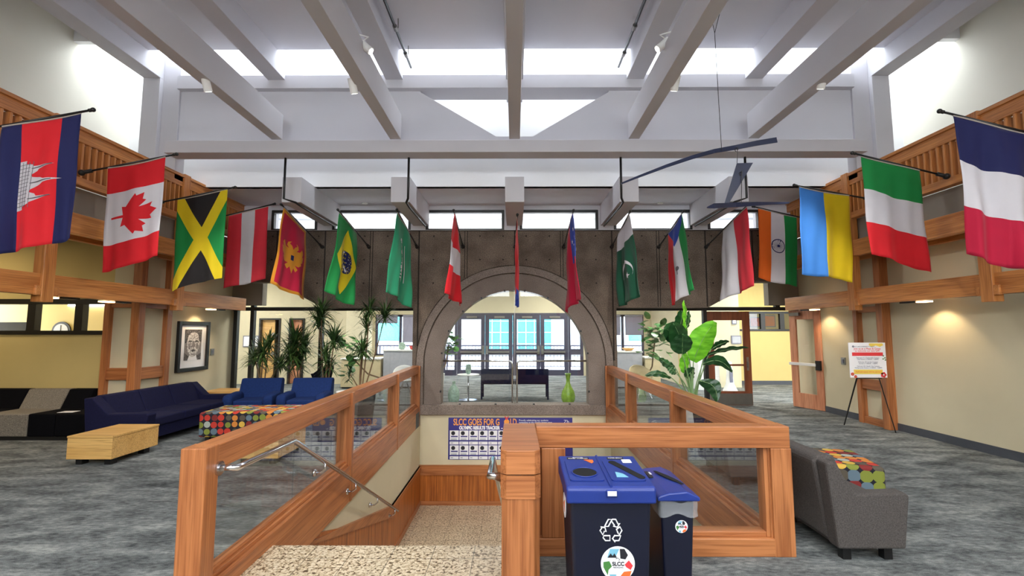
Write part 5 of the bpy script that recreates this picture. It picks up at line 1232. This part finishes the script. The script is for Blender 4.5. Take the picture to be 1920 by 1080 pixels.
B, T, a, b = sidef((437, 352), (333, 373), 427, 8.0)
xx = [('black_triangle', [(0, .1), (0, .9), (.5 - .06, .5)], BLACK), ('black_triangle', [(1, .1), (.5 + .06, .5), (1, .9)], BLACK), ('yellow_saltire', [(0, 0), (.12, 0), (1, .86), (1, 1), (.88, 1), (0, .14)], YEL), ('yellow_saltire', [(0, 1), (0, .86), (.88, 0), (1, 0), (1, .14), (.12, 1)], YEL)]
flag('green and black flag crossed by a yellow saltire, third pole from the left', B, T, a, b, 1.5, 0, stripes((1, GREEN),), (), (), xx, ph=.6, wave=.03)
B, T, a, b = sidef((512, 383), (429, 403), 503, 9.3)
flag('red flag with one upright white stripe on the left balcony', B, T, a, b, 1.43, 0, stripes((.333, ROSE), (.666, WHITE), (1, ROSE)), (.333, .666), (), ph=.8, wave=.03)
B, T, a, b = sidef((1768, 210), (1925, 248), 1787, 5.2)
flag('navy, white and crimson banded flag, rightmost of all the flags', B, T, a, b, 1.55, 0, vstr((.33, NAVY), (.66, WHITE), (1, CRIM)), (), (.33, .66), ph=.2, wave=.05, narrow=.08)
B, T, a, b = sidef((1603, 288), (1724, 318), 1615, 6.5)
flag('green, white and red banded flag, second pole from the right', B, T, a, b, 1.38, -.03, vstr((.333, GREEN), (.666, WHITE), (1, RED)), (), (.333, .666), ph=.45, wave=.035)
B, T, a, b = sidef((1493, 348), (1591, 366), 1498, 7.7)
flag('blue and yellow flag hanging from the right balcony', B, T, a, b, 1.42, .03, stripes((.5, YEL), (1, SKY)), (.5,), (), ph=.7, wave=.04)
B, T, a, b = sidef((1415, 388), (1494, 406), 1421, 9.4)
ch = [('wheel_rim', circ(.47, .5, .16, 36) , NAVY), ('wheel_field', circ(.47, .5, .14, 36), WHITE)]
for i in range(24): an = 2 * PI * i / 24; ch.append(('wheel_spoke', line((.47, .5), (.47 + .135 / AR * math.cos(an), .5 + .135 * math.sin(an)), .0016), NAVY))
ch.append(('wheel_hub', circ(.47, .5, .03, 14), NAVY))
flag('orange, white and green flag with a blue wheel, on the right balcony', B, T, a, b, 1.38, .05, stripes((.333, GREEN), (.666, WHITE), (1, ORANGE)), (.333, .666), (), ch, ph=.15, wave=.03)
def backf(label, base, tip, drop, swing, fn, sb, tb, em=(), yt=8.75, **k):
    B = at(base[0], base[1], y=WY - .05); T = at(tip[0], tip[1], y=yt)
    k.setdefault('twist', -.1 * max(-1, min(1, B.x)))
    return flag(label, B, T, k.pop('s0', .43), k.pop('s1', .97), drop, swing, fn, sb, tb, em, **k)
eag = [(.42, .5), (.38, .54), (.36, .6), (.33, .56), (.35, .64), (.39, .66), (.42, .6), (.41, .7), (.36, .78), (.40, .84), (.46, .8), (.44, .86), (.52, .84), (.54, .76), (.56, .8), (.6, .7), (.6, .6), (.64, .68), (.68, .62), (.64, .56), (.72, .5)]
eag = [(.5 + (a - .5) * 1.1, b) for a, b in eag]; eag = eag + [(a, 1 - b) for a, b in eag[::-1][1:-1]]
brd = stripes((.06, GOLD), (.94, RED), (1, GOLD))
backf('crimson flag with golden border and golden eagle, leftmost on the concrete wall', (604, 463), (529, 385), 1.42, .1, lambda q, s: GOLD if (q < .04 or q > .96) else (GOLD if s < .06 or s > .94 else CRIM), (.06, .94), (.04, .96), [('golden_eagle', eag, GOLD), ('blue_shield', [(.49, .46), (.56, .46), (.56, .54), (.49, .54)], NAVY)], ph=.1, wave=.03)
dia = [('yellow_diamond', [(.08, .5), (.5, .9), (.92, .5), (.5, .1)], YEL), ('blue_disc', circ(.5, .5, .24, 28), NAVY), ('white_band', [(.36, .52), (.42, .6), (.5, .6), (.63, .46), (.61, .43), (.5, .55), (.42, .55), (.37, .49)], WHITE)]
for i, (a_, b_) in enumerate(((.45, .4), (.5, .36), (.55, .4), (.5, .45), (.57, .36), (.47, .33), (.6, .42))): dia.append(('white_star', circ(a_, b_, .012, 6), WHITE))
backf('green flag with a yellow diamond and blue disc on the concrete wall', (692, 463), (635, 395), 1.5, .22, stripes((1, GREEN),), (), (), dia, ph=.3, wave=.045)
scr = []
rnd = random.Random(5)
for i in range(26):
    a_ = .22 + i * .0215; scr.append(('white_script', line((a_, .5 + rnd.uniform(-.06, .03)), (a_ + .012, .56 + rnd.uniform(0, .1)), .008), WHITE)); scr.append(('white_script', line((a_, .5 + rnd.uniform(-.05, .12)), (a_ + .02, .5 + rnd.uniform(-.05, .12)), .009), WHITE))
scr.append(('white_sword', line((.26, .36), (.76, .36), .008), WHITE))
backf('sea-green flag with a line of white script on the concrete wall', (782, 463), (745, 395), 1.5, .2, stripes((1, TEAL),), (), (), scr, ph=.5, wave=.04)
backf('red, white and red banded narrow flag left above the arch', (868, 463), (851, 396), 1.5, .18, vstr((.33, RED), (.64, WHITE), (1, RED)), (), (.33, .64), ph=.1, wave=.05)
backf('red flag seen edge-on with a blue lower end, above the arch middle', (966, 463), (970, 404), 1.48, .1, vstr((.9, RED), (1, BLUE)), (), (.9,), ph=.3, wave=.03)
sm = [('white_star', star(a_, b_, r_), WHITE) for a_, b_, r_ in ((.12, .75, .05), (.25, .88, .05), (.25, .62, .05), (.37, .75, .05), (.3, .7, .03))]
backf('crimson flag with a blue starred canton, right above the arch', (1057, 463), (1075, 396), 1.6, .2, lambda q, s: BLUE if (q < .5 and s > .5) else CRIM, (.5,), (.5,), sm, ph=.6, wave=.045)
cres = [(.62 + .24 / AR * math.cos(R(q_)), .5 + .24 * math.sin(R(q_))) for q_ in range(60, 301, 12)] + [(.645 + .2 / AR * math.cos(R(q_)), .53 + .2 * math.sin(R(q_))) for q_ in range(290, 69, -12)]
backf('dark green flag with a white hoist band and white crescent on the concrete wall', (1147, 463), (1181, 398), 1.5, .22, vstr((.25, WHITE), (1, DGREEN)), (), (.25,), [('white_crescent', cres, WHITE), ('white_star', star(.68, .6, .07), WHITE)], ph=.2, wave=.045)
backf('red, white and green flag with a blue triangle at its pole', (1235, 463), (1281, 397), 1.45, .18, stripes((.333, RED), (.666, WHITE), (1, GREEN)), (.333, .666), (), [('blue_triangle', [(0, 0), (.3, .5), (0, 1)], BLUE), ('tree_emblem', circ(.6, .5, .05, 10), GREY), ('tree_emblem', line((.6, .5), (.68, .5), .01), GREY)], ph=.4, wave=.04)
backf('white and red flag at the right end of the concrete wall', (1324, 463), (1402, 384), 1.45, -.05, stripes((.5, WHITE), (1, ROSE)), (.5,), (), ph=.7, wave=.04)

# ================================================================ ceiling things
def spot(px, pv, x, lab, tilt=(0, 0, -1), on=True):
    p = at(px, pv, x=x); p.z += .1 if px in (388, 1541) else 0; t = thing('spotlight', lab, 'light', p, 'cylinder spotlights on the ceiling beams'); d = Vector(tilt).normalized()
    MB().tube([p - d * .14, p + d * .05], .05, 20).build('spot_can', 'white_paint', t, smooth=False)
    MB().tube([p + d * .046, p + d * .052], .038, 18).build('lamp_lens', 'white_lamp', t)
    s = -1 if x < 0 else 1
    bx = min((-4, -2, 2, 4), key=lambda q: abs(q - x)); MB().tube([p - d * .13, Vector((p.x, p.y, p.z + .16)), Vector((bx + (.0), p.y, p.z + .2))], .01, 6).build('spot_arm', 'white_paint', t)
    l = bpy.data.lights.new('spot', 'SPOT'); l.energy = 150; l.color = (1, .95, .88); l.spot_size = R(70); l.spot_blend = .6; l.shadow_soft_size = .04
    lo = bpy.data.objects.new('spot_lamp', l); COL.objects.link(lo); lo.location = p + d * .07; lo.rotation_euler = d.to_track_quat('-Z', 'Y').to_euler()
spot(388, 178, -3.98, 'small round spotlight glowing under the far left ceiling beam', (0, .6, -1))
spot(663, 168, -2.12, 'white cylinder spotlight hanging beside the second beam from the left', (.1, .6, -1))
spot(690, 92, -1.86, 'white cylinder spotlight tilted sideways above the second beam from the left', (.6, 0, -.5))
spot(1265, 163, 2.12, 'white cylinder spotlight hanging beside the fourth beam from the left', (-.1, .6, -1))
spot(1238, 88, 1.86, 'white cylinder spotlight tilted sideways above the fourth beam from the left', (-.6, 0, -.5))
spot(1541, 173, 4.02, 'small round spotlight under the far right ceiling beam', (0, .6, -1))
for s, nm in ((-1, 'left'), (1, 'right')):
    e = at(965 + s * 190, 138, z=6.25); x = e.x
    t = thing('track_pipe', 'black ceiling pipe with clamps running towards the skylight on the %s' % nm, 'pipe', (x, 5, 6.2))
    MB().tube([(x, 3, 6.25), (x, 8.0, 6.25)], .022, 10).build('pipe', 'black_metal', t, smooth=True)
    for y in (6.9, 7.6): MB().tube([(x, y - .05, 6.25), (x, y + .05, 6.25)], .035, 10).tube([(x + .04, y, 6.25), (x + .04, y, 6.4)], .008, 6).build('pipe_clamp', 'steel', t)
for x, s in ((-2.03, 1), (2.03, -1), (-3.97, 1), (3.97, -1)):
    xx_ = x + s * .2 if abs(x) < 3 else x - s * .0
    t = tag(MB().tube([(xx_ if abs(x) < 3 else x, 8.06, 4.66), (xx_ if abs(x) < 3 else x, 8.06, 3.93), (x + s * .14, 8.2, 3.9), (x + s * .12, 8.5, 3.9), (x + s * .12, 10.1, 3.9)], .02, 10).build('sprinkler_pipe', 'black_metal', smooth=True), 'black pipe dropping from the ceiling header and running back under the %s block' % {-2.03: 'second', 2.03: 'fourth', -3.97: 'leftmost', 3.97: 'rightmost'}[x], 'pipe')
for px, pv in ((684, 381), (1238, 381)):
    p = at(px, pv, z=4.385); tag(MB().tube([(p.x, p.y, 4.372), (p.x, p.y, 4.39)], .06, 20).build('ceiling_speaker', 'white_paint'), 'small round white fitting in the low ceiling on the %s' % ('left' if px < 900 else 'right'), 'fitting')
# mobile
my = 6.0
t = thing('hanging_mobile', 'dark blue hanging mobile of three metal blades on wires under the beams at the right', 'mobile', at(1353, 258, y=my))
def blade(pts, nm, th_=.012):
    """pts: centre line (u, v, half width px, depth)"""
    mb = MB(); n_ = len(pts); ring = []
    for i, (u, v, w, dy) in enumerate(pts):
        c_ = at(u, v, y=my + dy); pu, pv_ = pts[max(0, i - 1)], pts[min(n_ - 1, i + 1)]
        dx, dv = pv_[0] - pu[0], pv_[1] - pu[1]; l_ = math.hypot(dx, dv); k_ = w / F * (my + dy)
        nx, nz = -dv / l_, -dx / l_; ring.append((c_ + Vector((nx * k_ * -1, 0, nz * k_ * -1)), c_ - Vector((nx * k_ * -1, 0, nz * k_ * -1))))
    for a_, b_ in ring: mb.v += [a_, b_, b_ + Vector((0, th_, 0)), a_ + Vector((0, th_, 0))]
    for i in range(n_ - 1):
        o = i * 4
        for j in range(4): mb.f.append((o + j, o + (j + 1) % 4, o + 4 + (j + 1) % 4, o + 4 + j)); mb.m.append(0)
    mb.f += [(0, 1, 2, 3), tuple(4 * (n_ - 1) + j for j in (3, 2, 1, 0))]; mb.m += [0, 0]
    return mb.build(nm, 'mobile_blue', t)
blade([(1165, 344, 1.5, -.5), (1200, 330, 2.2, -.4), (1250, 311, 3, -.25), (1300, 294, 3.6, -.1), (1340, 283, 4, 0), (1380, 276, 4.5, .05), (1420, 268, 5, .05), (1457, 262, 5.2, .05)], 'upper_blade')
MB().prism([at(u, v, y=my) for u, v in ((1382, 306), (1412, 305), (1401, 324), (1367, 381), (1359, 381), (1373, 335))], (0, .012, 0)).build('middle_blade', 'mobile_blue', t)
blade([(1326, 389, 1, -.3), (1339, 386, 5, -.25), (1380, 384, 4.5, 0), (1420, 382, 3.6, .15), (1480, 380, 1.2, .4)], 'lower_blade')
W0 = at(1353, 282, y=my); w_ = MB(); topw = at(1340, 62, y=my); 
w_.tube([W0, topw], .004, 6).tube([topw, topw + Vector((-.28, -.3, .75))], .004, 6).tube([topw, topw + Vector((.1, -.2, .55))], .004, 6)
w_.tube([at(1383, 276, y=my), at(1382, 306, y=my)], .004, 6).tube([at(1391, 320, y=my - .02), at(1390, 382, y=my - .02)], .004, 6)
w_.build('wire', 'black_metal', t)
h_ = MB()
for px, pv in ((1381, 281), (1389, 326)): c_ = at(px, pv, y=my - .02); h_.tube([c_ + Vector((.02 * math.cos(a_), 0, .025 * math.sin(a_))) for a_ in [i * .6 for i in range(9)]], .004, 6)
h_.build('hook', 'black_metal', t)

# ceiling lights of the lobby, added to brighten it
for i, (x, y) in enumerate(((-4.5, 13), (0, 13.2), (4.5, 13), (-3, 16), (1.5, 16.4), (7.5, 13.5), (-8.5, 13.5))):
    t = thing('ceiling_light', 'flat white ceiling light added to brighten the lobby, %s' % ('left front', 'above the waiting bench', 'right front', 'left, near the exterior doors', 'middle, near the exterior doors', 'over the right corridor', 'over the left office doors')[i], 'light', (x, y, 3.44), 'added lobby ceiling lights')
    MB().box(x - .35, x + .35, y - .35, y + .35, 3.47, 3.5).build('light_frame', 'white_paint', t); MB().box(x - .31, x + .31, y - .31, y + .31, 3.455, 3.47).build('light_diffuser', 'white_lamp', t)
    l = bpy.data.lights.new('panel', 'AREA'); l.energy = 42; l.size = .6; l.color = (1, .96, .88)
    lo = bpy.data.objects.new('lobby_fill', l); COL.objects.link(lo); lo.location = (x, y, 3.44)
# recessed lamps of the sofa recess, one added to brighten the back room
for i, (x, y) in enumerate(((-9.2, 5.5), (-9.2, 7.2), (-8.6, 9.3))):
    t = thing('ceiling_light', 'round recessed warm light over the %s' % ('left seating area', 'black and grey sofa', 'room behind the strip window, added to brighten it')[i], 'light', (x, y, 3.2))
    zc = 3.21 if x > -11 else 3.3
    MB().tube([(x, y, 3.26), (x, y, 3.3)], .09, 20).build('light_diffuser', 'white_lamp', t)
    l = bpy.data.lights.new('down', 'AREA'); l.shape = 'DISK'; l.energy = (11, 11, 6)[i]; l.size = .2; l.color = (1, .82, .55)
    lo = bpy.data.objects.new('down_lamp', l); COL.objects.link(lo); lo.location = (x, y, 3.25)
# house lights, out of view, added to brighten the near half of the atrium
for x, nx in ((-4, 'far left'), (-2, 'left'), (0, 'middle'), (2, 'right'), (4, 'far right')):
    for y, ny in ((1.2, 'near'),):
        t = thing('ceiling_light', 'added flat fill light under the %s ceiling beam, %s row above the viewer' % (nx, ny), 'light', (x, y, 4.8), 'house lights added under the beams')
        MB().box(x - .09, x + .09, y - .6, y + .6, 4.82, 4.87).build('light_frame', 'white_paint', t); MB().box(x - .075, x + .075, y - .58, y + .58, 4.805, 4.82).build('light_diffuser', 'white_lamp', t)
        l = bpy.data.lights.new('fill', 'AREA'); l.shape = 'RECTANGLE'; l.energy = FILL; l.size = .16; l.size_y = 1.16; l.color = (1, .96, .9)
        lo = bpy.data.objects.new('fill_lamp', l); COL.objects.link(lo); lo.location = (x, y, 4.79)

# ================================================================ daylight
w = bpy.data.worlds.new('world'); S.world = w; w.use_nodes = True
nt = w.node_tree; bg = nt.nodes['Background']; bg.inputs['Color'].default_value = (.9, .95, 1, 1); bg.inputs['Strength'].default_value = SKYS
def portal(loc, rot, sx, sy):
    l = bpy.data.lights.new('portal', 'AREA'); l.shape = 'RECTANGLE'; l.size = sx; l.size_y = sy; l.cycles.is_portal = True
    o = bpy.data.objects.new('daylight_portal', l); COL.objects.link(o); o.location = loc; o.rotation_euler = rot
portal((0, 8.3, 7.55), (0, 0, 0), 14.8, 1.4); portal((0, -3, 6.75), (0, 0, 0), 12.8, 3)
portal((-3.15, -6.25, 4.7), (PI / 2, 0, PI), 5.7, 2.2); portal((3.15, -6.25, 4.7), (PI / 2, 0, PI), 5.7, 2.2)
portal((0, EY + .25, 1.2), (-PI / 2, 0, PI), 10.2, 2.4)
